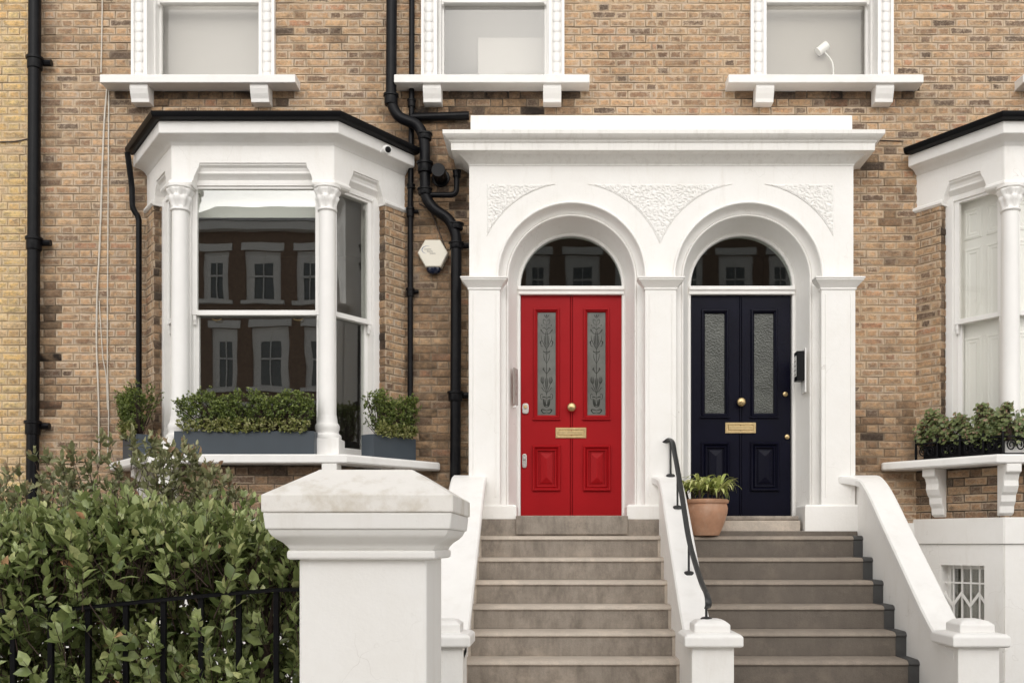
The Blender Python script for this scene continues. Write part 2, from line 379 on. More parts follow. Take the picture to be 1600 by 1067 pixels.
def fillet(path, rad, n=6):
    pts = [Vector(p) for p in path]; out = [pts[0]]
    for i in range(1, len(pts) - 1):
        a, p, b = pts[i - 1], pts[i], pts[i + 1]
        da, db = (a - p), (b - p); r = min(rad, da.length * .45, db.length * .45)
        A, Bq = p + da.normalized() * r, p + db.normalized() * r
        for k in range(n + 1):
            t = k / n; out.append(A * (1 - t) ** 2 + p * 2 * t * (1 - t) + Bq * t * t)
    out.append(pts[-1]); return out
def spline(pts, n=6):
    P = [Vector(p) for p in pts]; P = [P[0] * 2 - P[1]] + P + [P[-1] * 2 - P[-2]]; out = []
    for i in range(1, len(P) - 2):
        a, b, c, d = P[i - 1:i + 3]
        for k in range(n):
            t = k / n; out.append(.5 * ((2 * b) + (c - a) * t + (2 * a - 5 * b + 4 * c - d) * t * t + (3 * b - a - 3 * c + d) * t ** 3))
    out.append(P[-2]); return out
def subtract(rects, h):
    out = []
    for (a, b, c, d) in rects:
        if h[0] >= b or h[1] <= a or h[2] >= d or h[3] <= c: out.append((a, b, c, d)); continue
        if h[0] > a: out.append((a, h[0], c, d))
        if h[1] < b: out.append((h[1], b, c, d))
        m0, m1 = max(a, h[0]), min(b, h[1])
        if h[2] > c: out.append((m0, m1, c, h[2]))
        if h[3] < d: out.append((m0, m1, h[3], d))
    return out

# ------------------------------------------------------------------ brickwork
def soot(x, z):
    px, py = VX + F * x / W0, VY - F * z / W0
    n = noise.noise(Vector((x * 2.2, z * 2.2, 3.1))); n2 = noise.noise(Vector((x * 7, z * 7, 8.3)))
    s = 0
    def box(x0, x1, y0, y1, f, a):
        fx = min(1, max(0, min(px - x0, x1 - px) / f + 1)); fy = min(1, max(0, min(py - y0, y1 - py) / f + 1))
        return a * fx * fy
    s = max(s, box(600, 735, 165, 760, 25, .52 + .35 * n))
    s = max(s, box(650, 735, 255, 330, 14, .62))
    for a, b in ((185, 450), (655, 905), (1165, 1425), (1625, 1900)): s = max(s, box(a, b, 126, 156, 9, .95 + .4 * n2))
    s = max(s, box(635, 905, 128, 180, 10, .55 + .4 * n)); s = max(s, box(64, 84, -200, 720, 8, (.55 if noise.noise(Vector((z * 1.3, 5.5, 0))) > .2 else .10) + .5 * n2))
    s = max(s, box(1338, 1420, 640, 740, 30, .45 + .3 * n)); s = max(s, box(1337, 1366, 240, 266, 9, .55))
    s = max(s, box(1380, 1424, 225, 420, 10, .22 + .3 * n2)); s = max(s, box(100, 240, 600, 760, 40, .22 + .3 * n))
    s = max(s, box(60, 620, -100, 60, 40, .10 + .25 * n2)); s = max(s, box(205, 245, 150, 330, 15, .35 + .3 * n2))
    s = max(s, .34 * max(0, noise.noise(Vector((x * 1.1, z * 1.6, 21))) + .05) + .25 * max(0, noise.noise(Vector((x * 5, z * 1.2, 4))) - .1))
    return max(0, min(1, s + (.10 if n2 > .33 else 0)))
NV = 4
def brick_verts(rnd, w, h, proud):
    j = lambda a: (rnd.random() - .5) * a
    i1 = .019 if w > .06 else .010; h1 = .017 if h > .05 else .005
    outer = [(0 + j(.007), 0 + j(.007)), (w + j(.007), 0 + j(.007)), (w + j(.007), h + j(.007)), (0 + j(.007), h + j(.007))]
    inner = [(i1 + j(.010), h1 + j(.008)), (w - i1 + j(.010), h1 + j(.008)), (w - i1 + j(.010), h - h1 + j(.008)), (i1 + j(.010), h - h1 + j(.008))]
    vs = [(a, .012, b) for a, b in outer] + [(a, -proud + .0045, b) for a, b in outer] + [(a, -proud + j(.003), b) for a, b in inner]
    fs = []
    for k in range(4):
        q = (k + 1) % 4
        fs.append((k, q, q + 4, k + 4)); fs.append((k + 4, q + 4, q + 8, k + 8))
    fs.append((8, 9, 10, 11))
    ed = [1] * 8 + [0] * 4
    return vs, fs, ed
BR = {}
def brick_mesh(kind, k, matkey):
    key = (kind, k, matkey)
    if key not in BR:
        rnd = random.Random(hash((kind == 's', k)) & 0xffff)
        w = .215 if kind == 's' else .1025
        vs, fs, ed = brick_verts(rnd, w, .065, .004 + .002 * k)
        me = bpy.data.meshes.new('brick'); me.from_pydata([(x - w / 2, y, z - .0325) for x, y, z in vs], [], fs)
        a = me.attributes.new('edge', 'FLOAT', 'POINT'); a.data.foreach_set('value', [float(e) for e in ed])
        me.materials.append(M[matkey]); BR[key] = me
    return BR[key]
HIDE = []   # rectangles of the photograph in which bricks are covered by other things
def visible(px, py): return 4 < px < 1596 and 4 < py < 1063 and not any(a < px < b and c < py < d for a, b, c, d in HIDE)
def brickwork(parent, fr, rects, holes, matkey, quota, seed, sootf=soot, bias=0.0):
    rnd = random.Random(seed); bulk = MB(); bulk.c = []; bulk.e = []; cand = []
    ang = math.atan2(fr.u[1], fr.u[0])
    for (U0, U1, Z0, Z1) in rects:
        c0 = math.floor(Z0 / .075); c1 = math.ceil(Z1 / .075)
        for c in range(c0, c1):
            z0 = c * .075 + .005; z1 = z0 + .065
            u = math.floor(U0 / .3375) * .3375 - .3375 + (.16875 if c % 2 else 0); k = 0
            while u < U1:
                for kind, w in (('s', .215), ('h', .1025)):
                    a, b = u, u + w; u += w + .01
                    r = [(max(a, U0), min(b, U1), max(z0, Z0), min(z1, Z1))]
                    if r[0][1] - r[0][0] < .018 or r[0][3] - r[0][2] < .012: continue
                    for h in holes: r = subtract(r, h)
                    hue = min(1, max(0, rnd.gauss(.62 + bias, .20)))
                    if rnd.random() < (.07 if 'yellow' not in matkey else .0) + (.17 * max(0, noise.noise(Vector((a * .9, z0 * .9, 5))) + .45) if z0 > 3.9 else 0): hue = rnd.random() * .24
                    cx, cy, cz = fr.pt((a + b) / 2, 0, (z0 + z1) / 2)
                    so = sootf(cx, cz); so = min(1, max(0, so * (.6 + .8 * rnd.random())))
                    cc = (hue, so, rnd.random())
                    if len(r) == 1 and abs(r[0][1] - r[0][0] - w) < 1e-4 and abs(r[0][3] - r[0][2] - .065) < 1e-4:
                        px, py = proj(cx, cy, cz)
                        if visible(px, py):
                            cand.append((kind, (a + b) / 2, (z0 + z1) / 2, cc)); continue
                    for q in r:
                        if q[1] - q[0] > .015 and q[3] - q[2] > .012: put(bulk, fr, q, cc, rnd)
    rnd.shuffle(cand); cand.sort(key=lambda t: t[0] == 'h')
    for (kind, uc, zc, cc) in cand[:quota]:
        o = bpy.data.objects.new('brick', brick_mesh(kind, rnd.randrange(NV), matkey)); col.objects.link(o)
        o.parent = parent; o.location = Vector(fr.pt(uc, 0, zc + EYE)) - ORG[parent]; o.rotation_euler = (0, 0, ang); o.color = cc + (1,)
    for (kind, uc, zc, cc) in cand[quota:]:
        w = .215 if kind == 's' else .1025; put(bulk, fr, (uc - w / 2, uc + w / 2, zc - .0325, zc + .0325), cc, rnd)
    if bulk.v: bulk.build('brickwork', matkey + '_bulk', parent, recalc=False, kind='stuff')
def put(bulk, fr, q, cc, rnd):
    vs, fs, ed = brick_verts(rnd, q[1] - q[0], q[3] - q[2], .003 + .007 * rnd.random())
    bulk.add([fr.pt(q[0] + x, y, q[2] + z) for x, y, z in vs], fs); bulk.c.extend([cc] * 12); bulk.e.extend(float(e) for e in ed)
def mortar(parent, name, fr, rects, holes, mat, d=.004, sootf=soot, cell=.12):
    m = MB(); m.c = []
    for (U0, U1, Z0, Z1) in rects:
        nu, nz = max(1, int((U1 - U0) / cell)), max(1, int((Z1 - Z0) / cell))
        for i in range(nu):
            for k in range(nz):
                r = [(U0 + (U1 - U0) * i / nu, U0 + (U1 - U0) * (i + 1) / nu, Z0 + (Z1 - Z0) * k / nz, Z0 + (Z1 - Z0) * (k + 1) / nz)]
                for h in holes: r = subtract(r, h)
                for (a, b, c, e) in r:
                    ps = [fr.pt(a, d, c), fr.pt(b, d, c), fr.pt(b, d, e), fr.pt(a, d, e)]
                    m.add(ps, [(0, 1, 2, 3)]); m.c.extend((0, sootf(p[0], p[2]), 0) for p in ps)
    return m.build(name, mat, parent, recalc=False)
#@@SETTING
# ------------------------------------------------------------------ the setting
G = -EYE
def struct(o): o['kind'] = 'structure'; return o
struct(B('ground', 'ground', None, (-60, 60, -60, 60, G - .5, G - .012), bevel=0))
struct(B('pavement', 'pave', None, (-40, 40, -1.2, 3.45, G - .4, G), (-40, 40, -14.0, -10.2, G - .4, G), bevel=.01))
struct(B('road', 'asphalt', None, (-40, 40, -10.19, -1.21, G - .4, G - .13), bevel=0))
struct(B('kerb', 'pave', None, (-40, 40, -1.34, -1.2, G - .4, G + .002), (-40, 40, -10.2, -10.06, G - .4, G + .002), bevel=.015))
struct(B('garden_path', 'pave', None, (-.66, 2.72, 3.46, 6.62, G - .3, G), bevel=.005))
struct(B('garden_soil', 'soil', None, (-7.5, -.95, 3.9, 9.2, G - .3, G + .03), (3.0, 7, 3.9, 9.2, G - .3, G + .03), bevel=0))

PARTY, NEIGH = .943, -4.985
BAYC = (-2.65, 4.61); HF, HW, BD = .7085, 1.22, .72        # bay centres, half widths at front and wall, projection
YB = W0 - BD
UPW = [(-4.001, -2.653), (-1.276, .072), (1.822, 3.166), (4.552, 5.896)]
WZ0, WZ1 = 4.345, 6.35
PX0, PX1 = -.80, 2.71
HIDE += [(0, 480, 690, 1067), (195, 655, 172, 1067), (700, 1372, 182, 1067), (150, 466, 0, 168), (625, 920, 0, 168), (1138, 1442, 0, 172),
         (1400, 1600, 165, 700), (1360, 1600, 700, 1067), (600, 725, 140, 330), (600, 650, 0, 720), (700, 725, 330, 760), (650, 702, 372, 428), (40, 68, 0, 760)]
holes = [(a + .02, b - .02, WZ0 - .02, WZ1 - .02) for a, b in UPW] + [(c - HW + .03, c + HW - .03, -3, 3.62) for c in BAYC] + [(PX0 + .02, PX1 - .02, -3, 3.9)]
houseL = empty('terrace_house', (-2.0, W0, G), 'brown stock brick terrace house with the red front door', 'house', 'terrace houses')
houseR = empty('terrace_house', (4.0, W0, G), 'brown stock brick terrace house with the dark navy front door', 'house', 'terrace houses')
houseN = empty('terrace_house', (-6.2, W0, G), 'yellow brick terrace house wall beyond the thick iron downpipe', 'house', 'terrace houses')
for h, r, mk, mm, q, sd_ in ((houseL, (NEIGH, PARTY, .2, 6.6), 'brick_stock', 'mortar', 300, 1), (houseR, (PARTY, 7.2, .2, 6.6), 'brick_stock', 'mortar', 300, 2), (houseN, (-7.6, NEIGH, .2, 6.6), 'brick_yellow', 'mortar_y', 300, 3)):
    sf = soot if h is not houseN else (lambda x, z: .12 * max(0, noise.noise(Vector((x * 3, z * 3, 0)))))
    w = mortar(h, 'wall', FW, [r], holes, mm, .004, sf)
    brickwork(w, FW, [r], holes, mk, q, sd_, sf, 0 if h is not houseN else .02)
    bh = [hh for hh in holes if hh[2] < 0]
    rs = [(r[0], r[1], G, .2)]
    for hh in bh: rs = subtract(rs, hh)
    for (a, b, c, d) in rs:
        B('basement_wall', 'white', h, (a + .001, b - .001, W0 - .02, W0 + .2, c, d))
# the solid shell behind the fronts, so that no daylight reaches the rooms from behind
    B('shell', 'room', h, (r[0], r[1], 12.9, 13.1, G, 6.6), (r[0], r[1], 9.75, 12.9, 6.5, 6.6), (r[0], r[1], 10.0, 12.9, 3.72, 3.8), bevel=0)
for x, h in ((-7.5, houseN), (NEIGH, houseL), (PARTY, houseR), (7.1, houseR)):
    B('party_wall', 'room', h, (x - .04, x + .04, 9.75, 12.9, G, 6.5), bevel=0)

# ------------------------------------------------------------------ sash windows of the upper floor
def scale_moulding(u0, u1, z0, z1, dface):
    m = MB(); z = z0; cu = (u0 + u1) / 2; w = (u1 - u0) / 2; st = .094
    while z < z1:
        loops = []
        for t, sc in ((0, .80), (.1, .98), (.3, 1.0), (.8, .86), (1, .78)):
            loops.append([FW.pt(cu + w * sc * math.cos(a), dface - .030 * sc * math.sin(a), z + st * t - .022 * math.sin(a) * (1 - t)) for a in (math.pi * k / 8 for k in range(9))])
        m.loft(loops, False, False); z += st
    return m
def upper_window(house, a, b, blind):
    mid = (a + b) / 2
    f = MB()                                                                    # the frame: jamb boxes stepped back to the sash
    for s, e in ((1, a), (-1, b)):
        q = lambda u: e + s * u
        for u0, u1, d0, d1 in ((0, .028, -.05, .12), (.028, .118, -.035, .12), (.118, .15, -.045, .12), (.15, .172, .10, .26)):
            f.fbox(FW, min(q(u0), q(u1)), max(q(u0), q(u1)), d0, d1, WZ0 - .0, WZ1)
    f.fbox(FW, a, b, -.05, .12, WZ1 - .16, WZ1 + .002)
    win = f.build('sash_window', 'white_gloss', house, .004)
    for s, e in ((1, a), (-1, b)):
        u0, u1 = e + s * .034, e + s * .112
        scale_moulding(min(u0, u1), max(u0, u1), WZ0, WZ1 - .17, -.035).build('scale_moulding', 'white_gloss', win, smooth=50)
    g0, g1 = a + .191, b - .191
    lo = MB()
    for u0, u1, z0, z1 in ((g0 - .022, g0, WZ0, 5.24), (g1, g1 + .022, WZ0, 5.24), (g0, g1, WZ0 - .03, WZ0 + .012), (g0, g1, 5.20, 5.24)):
        lo.fbox(FW, u0, u1, .195, .24, z0, z1)
    lo.build('lower_sash', 'white_gloss', win, .003)
    up = MB()
    for u0, u1, z0, z1 in ((g0 - .022, g0, 5.17, WZ1 - .1), (g1, g1 + .022, 5.17, WZ1 - .1), (g0, g1, 5.19, 5.235), (g0, g1, WZ1 - .2, WZ1 - .1)):
        up.fbox(FW, u0, u1, .15, .19, z0, z1)
    up.build('upper_sash', 'white_gloss', win, .003)
    B('pane', 'glass_clear', win, (g0, g1, .216, .220, WZ0 + .012, 5.20), fr=FW, bevel=0)
    B('pane', 'glass_clear', win, (g0, g1, .168, .172, 5.235, WZ1 - .2), fr=FW, bevel=0)
    sx0, sx1 = a - .232, b + .232
    sl = MB().prism([(-.18, 4.271), (-.18, 4.338), (-.17, 4.35), (.2, 4.372), (.2, 4.271)], lambda d, z, u: FW.pt(u, d, z), sx0, sx1)
    sl.build('window_sill', 'coping', win, .006)
    for u in (a + .03, b - .20):
        br = MB().prism([(0, 4.271), (-.15, 4.271), (-.15, 4.235), (-.135, 4.19), (-.115, 4.15), (-.11, 4.118), (0, 4.118)], lambda d, z, uu: FW.pt(uu, d, z), u, u + .17)
        br.build('sill_bracket', 'white', win, .005)
    if blind: B('blind', blind, win, (g0 - .15, g1 + .15, .335, .34, WZ0 - .02, WZ1), fr=FW, bevel=0)
    return win
w1 = upper_window(houseL, *UPW[0], 'blind')
w2 = upper_window(houseL, *UPW[1], None)
w3 = upper_window(houseR, *UPW[2], 'blind_warm')
w4 = upper_window(houseR, *UPW[3], 'blind_warm')
# pale room with cupboard seen through the second window
a, b = UPW[1]
B('room_back', 'blind', w2, (a, b, 1.0, 1.02, 3.9, WZ1), fr=FW, bevel=0)
B('cupboard', 'blind', w2, (a + .50, b + .1, .40, .99, 3.9, 4.98), fr=FW)
B('cupboard_door', 'blind_warm', w2, (a + .76, b + .1, .365, .395, 3.9, 4.62), fr=FW)
# the small lamp behind the third window
lamp = empty('desk_lamp', (X(1302, 9.68), 9.68, 4.36), 'small white spot lamp on a bent stem behind an upstairs window', 'lamp')
MB().tube(spline([(X(1302, 9.68), 9.68, 4.36), (X(1302, 9.68), 9.68, Z(108, 9.68)), (X(1299, 9.68), 9.68, Z(95, 9.68)), (X(1289, 9.68), 9.68, Z(82, 9.68))]), .007, 8).build('stem', 'plastic_white', lamp, smooth=60)
MB().tube([(X(1292, 9.68), 9.68, Z(71, 9.68)), (X(1278, 9.68), 9.68, Z(82, 9.68))], .042, 16).build('lamp_shade', 'plastic_white', lamp, smooth=40)
MB().lathe([(.05, 4.352), (.05, 4.362), (.01, 4.366)], X(1302, 9.68), 9.68).build('base', 'plastic_white', lamp)

# ------------------------------------------------------------------ bay windows
SLT, SLB = .768, .690
def corbel(parent, fr, u0, u1):
    pts = [(0, SLB), (-.19, SLB), (-.19, .62), (-.15, .60), (-.13, .55), (-.135, .50), (-.11, .45), (-.085, .425), (-.08, .37), (-.05, .33), (-.045, .27), (0, .245)]
    MB().prism(pts, lambda d, z, u: fr.pt(u, d, z), u0, u1).build('corbel', 'white', parent, .008)
def bay(house, cx, seed, shutters):
    gm_ = 'glass_clear' if shutters else 'glass'
    A, Bp = (cx - HF, YB), (cx + HF, YB); WL, WR = (cx - HW, W0), (cx + HW, W0)
    path = [WL, A, Bp, WR]
    ff = Frame(A[0], A[1], 1, 0); fl = Frame(WL[0], WL[1], A[0] - WL[0], A[1] - WL[1]); frt = Frame(Bp[0], Bp[1], WR[0] - Bp[0], WR[1] - Bp[1])
    L = math.hypot(HW - HF, BD); LF = 2 * HF
    sidewin = ((fl, lambda u: L - u), (frt, lambda u: u))                       # u counted from the front corner
    F0, F1, F2, C2 = 3.141, 3.319, 3.475, 3.636
    # entablature: a frieze with a notch over each window; this mesh is the bay itself
    m = MB()
    def frieze(fr, Lx, n0, n1, e0, e1):
        poly = [(e0, F0), (n0, F0), (n0 + .012, F0 + .06), (n0 + .03, F0 + .10), (n0 + .055, F1 - .03), (n0 + .06, F1), (n1 - .06, F1), (n1 - .055, F1 - .03), (n1 - .03, F0 + .10), (n1 - .012, F0 + .06), (n1, F0), (Lx - e1, F0), (Lx - e1, F2), (e0, F2)]
        m.prism(poly, lambda u, z, d: fr.pt(u, d, z), 0.0, .22)
    frieze(ff, LF, .185, LF - .185, 0, 0); frieze(fl, L, L - .60, L - .17, 0.002, .002); frieze(frt, L, .17, .60, .002, .002)
    bw_ = m.build('bay_window', 'white', house, .005)
    for fr, n0, n1 in ((ff, .185, LF - .185), (fl, L - .60, L - .17), (frt, .17, .60)):
        pr = [(.012, F1 + .01), (.012, F1 - .012), (.035, F1 - .03), (.045, F1 - .055), (.045, F1 - .075), (.07, F1 - .10), (.085, F1 - .118), (.085, F0 + .012), (.21, F0 + .012), (.21, F1 + .01)]
        MB().prism(pr, lambda d, z, u: fr.pt(u, d, z), n0 - .02, n1 + .02).build('lintel_moulding', 'white', bw_, .003)
    MB().sweep(path, [(-.05, F2 - .004), (.004, F2 - .004), (.012, F2 + .012), (.03, F2 + .03), (.055, F2 + .042), (.09, F2 + .05), (.115, F2 + .054), (.12, F2 + .062), (.12, C2), (-.05, C2)], False).build('bay_cornice', 'coping', bw_, .004, smooth=25)
    # gutter and roof
    MB().sweep(path, [(.112, C2 + .010), (.125, C2 + .003), (.155, C2 + .0), (.182, C2 + .010), (.192, C2 + .028), (.195, C2 + .056), (.183, C2 + .060), (.17, C2 + .022), (.13, C2 + .022), (.112, C2 + .060)], False).build('gutter', 'gutter', bw_, smooth=40)
    r = MB()
    def off(o):
        k = MB(); k.sweep(path, [(o, 0), (o + .01, 0), (o, .01)], False); return [k.v[0], k.v[3], k.v[6], k.v[9]]
    e = off(.13)
    r.add([(q[0], q[1], C2 + .004) for q in e] + [(q[0], q[1], C2 + .04) for q in e] + [(cx - .85, W0 - .002, C2 + .28), (cx + .85, W0 - .002, C2 + .28)],
          [(0, 1, 5, 4), (1, 2, 6, 5), (2, 3, 7, 6), (4, 5, 8), (5, 6, 9, 8), (6, 7, 9), (0, 3, 2, 1)])
    r.build('bay_roof', 'lead', bw_)
    # corner blocks over the columns and over the brick piers
    for q, p2 in ((A, (fl, ff)), (Bp, (ff, frt))):
        if q is A: pth = [fl.pt(L - .17, 0, 0)[:2], A, ff.pt(.19, 0, 0)[:2]]
        else: pth = [ff.pt(LF - .19, 0, 0)[:2], Bp, frt.pt(.17, 0, 0)[:2]]
        MB().sweep(pth, [(-.20, F0 + .03), (.006, F0 + .03), (.022, F0 + .02), (.03, F0), (.022, F0 - .018), (.004, F0 - .03), (-.20, F0 - .03)], False).build('abacus', 'white', bw_, .003)
    for fr, u in sidewin:
        a, b_ = sorted((u(.60), u(L)))
        MB().prism([(.2, F0 + .03), (-.006, F0 + .03), (-.024, F0 + .02), (-.028, F0 - .005), (-.01, F0 - .022), (.2, F0 - .022)], lambda d, z, uu: fr.pt(uu, d, z), a - (.02 if u(0) else 0), b_ + (.02 if not u(0) else 0)).build('impost', 'white', bw_, .003)
    # columns
    for q, sx in ((A, 1), (Bp, -1)):
        x, y = q[0] + sx * .065, q[1] + .03
        B('pedestal', 'white', bw_, (x - .125, x + .125, y - .115, y + .13, SLT, .915))
        MB().lathe([(.118, .915), (.122, .93), (.118, .95), (.10, .965), (.098, .985), (.105, 1.0), (.106, 1.03), (.10, 1.045), (.088, 1.06), (.086, 1.09), (.082, 1.11), (.078, 1.13), (.076, 1.9), (.070, 2.86), (.0705, 2.905)], x, y).build('column', 'white_gloss', bw_, smooth=35)
        MB().lathe([(.072, 2.900), (.084, 2.906), (.086, 2.918), (.074, 2.928), (.076, 2.95), (.084, 2.985), (.100, 3.015), (.094, 3.025), (.092, 3.04), (.108, 3.07), (.112, 3.085), (.100, 3.095), (.115, 3.10), (.115, 3.116)], x, y, 64,
                   lambda a, z: (.007 * math.cos(8 * a + (math.pi if z > 3.03 else 0)) if 2.94 < z < 3.09 else 0)).build('capital', 'white_gloss', bw_, smooth=60)
    # window frames and glazing of the three lights
    lights = [(ff, .188, LF - .188, .05, LF - .05), (fl, L - .50, L - .125, L - .622, L - .03), (frt, .125, .50, .03, .622)]
    for i, (fr, g0, g1, o0, o1) in enumerate(lights):
        zt, zb, mr = 3.150, SLT + .03, 2.04
        k = MB()
        for a, b_ in ((o0, g0 - .045), (g1 + .045, o1)): k.fbox(fr, a, b_, .07, .24, SLT, F0 + .03)
        k.fbox(fr, g0 - .045, g1 + .045, .085, .24, zt + .012, F0 + .03)
        k.fbox(fr, g0 - .045, g1 + .045, .06, .24, SLT, zb)
        k.build('window_frame', 'white_gloss', bw_, .004)
        us = MB(); ls = MB()
        for a, b_ in ((g0 - .044, g0), (g1, g1 + .044)):
            us.fbox(fr, a, b_, .100, .140, mr - .02, zt + .011); ls.fbox(fr, a, b_, .145, .185, zb + .001, mr + .02)
        us.fbox(fr, g0, g1, .100, .140, zt - .02, zt + .011); us.fbox(fr, g0, g1, .100, .140, mr - .022, mr + .022)
        ls.fbox(fr, g0, g1, .145, .185, zb + .001, zb + .07); ls.fbox(fr, g0, g1, .145, .185, mr - .018, mr + .02)
        us.build('upper_sash', 'white_gloss', bw_, .003); ls.build('lower_sash', 'white_gloss', bw_, .003)
        for a in (g0 - .04, g1 + .012):
            MB().prism([(.104, mr - .022), (.136, mr - .022), (.136, mr - .055), (.128, mr - .075), (.13, mr - .10), (.116, mr - .105), (.112, mr - .08), (.104, mr - .06)], lambda d, z, u: fr.pt(u, d, z), a, a + .028).build('sash_horn', 'white_gloss', bw_, .003)
        for d0, za, zc_, tl, tw in ((.118, mr + .022, zt - .02, .004, .002), (.163, zb + .07, mr - .018, -.006, -.003)):     # old panes never sit quite plumb
            pn = MB(); q_ = lambda u, d, z: fr.pt(u, d + tl * ((z - za) / (zc_ - za) - .5) + tw * ((u - g0) / (g1 - g0) - .5), z)
            pn.hexa([q_(g0, d0, za), q_(g1, d0, za), q_(g1, d0 + .004, za), q_(g0, d0 + .004, za), q_(g0, d0, zc_), q_(g1, d0, zc_), q_(g1, d0 + .004, zc_), q_(g0, d0 + .004, zc_)]); pn.build('pane', gm_, bw_)
        if shutters:
            B('shutter', 'shutter', bw_, (o0 + .05, o1 - .05, .202, .215, SLT + .04, 3.3), fr=fr)
            gm = (g0 + g1) / 2
            pm = MB()
            for z0, z1 in ((.95, 1.9), (2.02, 2.72), (2.80, 3.08)):
                pm.ring(fr, g0 - .01, gm - .02, z0, z1, [(0, -.202), (0, -.195), (.02, -.190), (.03, -.196), (.05, -.196), (.06, -.202)]); pm.ring(fr, gm + .02, g1 + .01, z0, z1, [(0, -.202), (0, -.195), (.02, -.190), (.03, -.196), (.05, -.196), (.06, -.202)])
            pm.build('shutter_panel', 'shutter', bw_, recalc=True)
        else:
            for uu in ((g0 + .12, g1 - .2) if i == 0 else ()):               # sash lifts
                MB().tube(spline([fr.pt(uu, .14, mr - .045), fr.pt(uu + .02, .125, mr - .06), fr.pt(uu + .06, .12, mr - .062), fr.pt(uu + .08, .14, mr - .045)], 4), .004, 6).build('sash_lift', 'brass', bw_, smooth=60)
    if not shutters:
        B('roller_blind', 'shutter', bw_, (.12, LF - .12, .235, .24, 2.92, 3.2), fr=ff, bevel=0)
    # brick piers beside the wall
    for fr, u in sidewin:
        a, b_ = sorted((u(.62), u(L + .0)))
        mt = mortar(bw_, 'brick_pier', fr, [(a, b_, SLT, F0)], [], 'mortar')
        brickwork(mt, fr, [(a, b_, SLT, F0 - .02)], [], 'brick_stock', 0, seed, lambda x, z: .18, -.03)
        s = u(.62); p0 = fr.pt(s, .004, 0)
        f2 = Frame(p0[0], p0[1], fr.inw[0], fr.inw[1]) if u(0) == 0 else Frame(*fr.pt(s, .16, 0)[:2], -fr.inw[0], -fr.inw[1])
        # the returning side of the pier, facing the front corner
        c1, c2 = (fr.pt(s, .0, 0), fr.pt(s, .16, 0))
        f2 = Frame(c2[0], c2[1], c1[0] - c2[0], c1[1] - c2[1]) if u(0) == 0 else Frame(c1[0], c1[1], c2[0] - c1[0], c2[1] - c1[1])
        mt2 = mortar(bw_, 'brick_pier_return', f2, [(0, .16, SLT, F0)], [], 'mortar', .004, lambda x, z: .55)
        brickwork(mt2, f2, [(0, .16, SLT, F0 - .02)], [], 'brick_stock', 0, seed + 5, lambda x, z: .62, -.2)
    # sill slab, corbels, apron and basement
    e0, e1 = (cx - HW - .33, W0 - .005), (cx + HW + .33, W0 - .005)
    a0, a1 = (A[0] - .155, YB - .20), (Bp[0] + .155, YB - .20)
    sl = MB(); poly = [e0, (e0[0] - .0, W0 - .05), a0, a1, (e1[0], W0 - .05), e1]
    ins = [(x + (cx - x) * .008, y + .010) for x, y in poly]
    sl.loft([[(x, y, SLB) for x, y in ins], [(x, y, SLB + .012) for x, y in poly], [(x, y, SLT - .014) for x, y in poly], [(x, y, SLT) for x, y in ins]])
    sl.build('sill_slab', 'coping', bw_, .004)
    corbel(bw_, fl, L * .22, L * .22 + .13); corbel(bw_, frt, L * .78 - .13, L * .78)
    corbel(bw_, ff, -.065, .065); corbel(bw_, ff, LF - .065, LF + .065)
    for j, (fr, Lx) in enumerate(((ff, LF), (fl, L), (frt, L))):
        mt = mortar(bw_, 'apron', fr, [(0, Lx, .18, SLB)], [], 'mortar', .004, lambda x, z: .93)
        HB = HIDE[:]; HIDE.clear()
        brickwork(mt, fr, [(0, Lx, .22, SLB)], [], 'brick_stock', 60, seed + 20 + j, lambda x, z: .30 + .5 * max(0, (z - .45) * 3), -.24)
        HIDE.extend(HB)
    wh = None
    holesb = {0: [], 1: [(.27, .70, -.72, -.19)], 2: [(L - .70, L - .27, -.72, -.19)]}
    for j, (fr, Lx) in enumerate(((ff, LF), (fl, L), (frt, L))):
        k = MB()
        rs = [(0, Lx, G, .0)]
        for h in holesb[j]: rs = subtract(rs, h)
        for (a, b_, c, d) in rs: k.fbox(fr, a, b_, -.01, .16, c, d)
        k.build('basement_wall', 'white', bw_, 0)
        B('basement_band', 'white', bw_, (-.012, Lx + .012, -.03, .12, .003, .235), fr=fr, bevel=.006)
        for (a, b_, c, d) in holesb[j]:
            fm = MB()
            for q in ((a, a + .035, c, d), (b_ - .035, b_, c, d), (a + .035, b_ - .035, c, c + .035), (a + .035, b_ - .035, d - .035, d)): fm.fbox(fr, q[0], q[1], .10, .15, q[2], q[3])
            fm.build('basement_frame', 'white_gloss', bw_, .003)
            B('basement_pane', 'glass', bw_, (a + .035, b_ - .035, .125, .13, c + .035, d - .035), fr=fr, bevel=0)
            bars = MB(); nb = 5
            for i in range(1, nb): u_ = a + (b_ - a) * i / nb; bars.fbox(fr, u_ - .007, u_ + .007, .055, .069, c, d)
            for zz in (d - .16, ): bars.fbox(fr, a, b_, .05, .054, zz - .008, zz + .008)
            for i in range(nb):
                u_ = a + (b_ - a) * i / nb; w_ = (b_ - a) / nb; s_ = 1 if i % 2 else -1
                p = [(u_, c + .22 - s_ * .055 - .02), (u_ + w_, c + .22 + s_ * .055 - .02), (u_ + w_, c + .22 + s_ * .055 + .02), (u_, c + .22 - s_ * .055 + .02)]
                bars.prism(p, lambda uu, zz, dd: fr.pt(uu, dd, zz), .045, .052)
            bars.build('window_bars', 'white_gloss', bw_)
            cu = MB(); n_ = 40
            cu.loft([[fr.pt(a - .05 + (b_ - a + .1) * i / n_, .24 + .015 * math.sin(i * .9), z) for i in range(n_ + 1)] for z in (c - .05, d + .05)], False, False)
            cu.build('curtain', 'curtain', bw_, smooth=60, recalc=False)
    return bw_
bayL = bay(houseL, BAYC[0], 40, False)
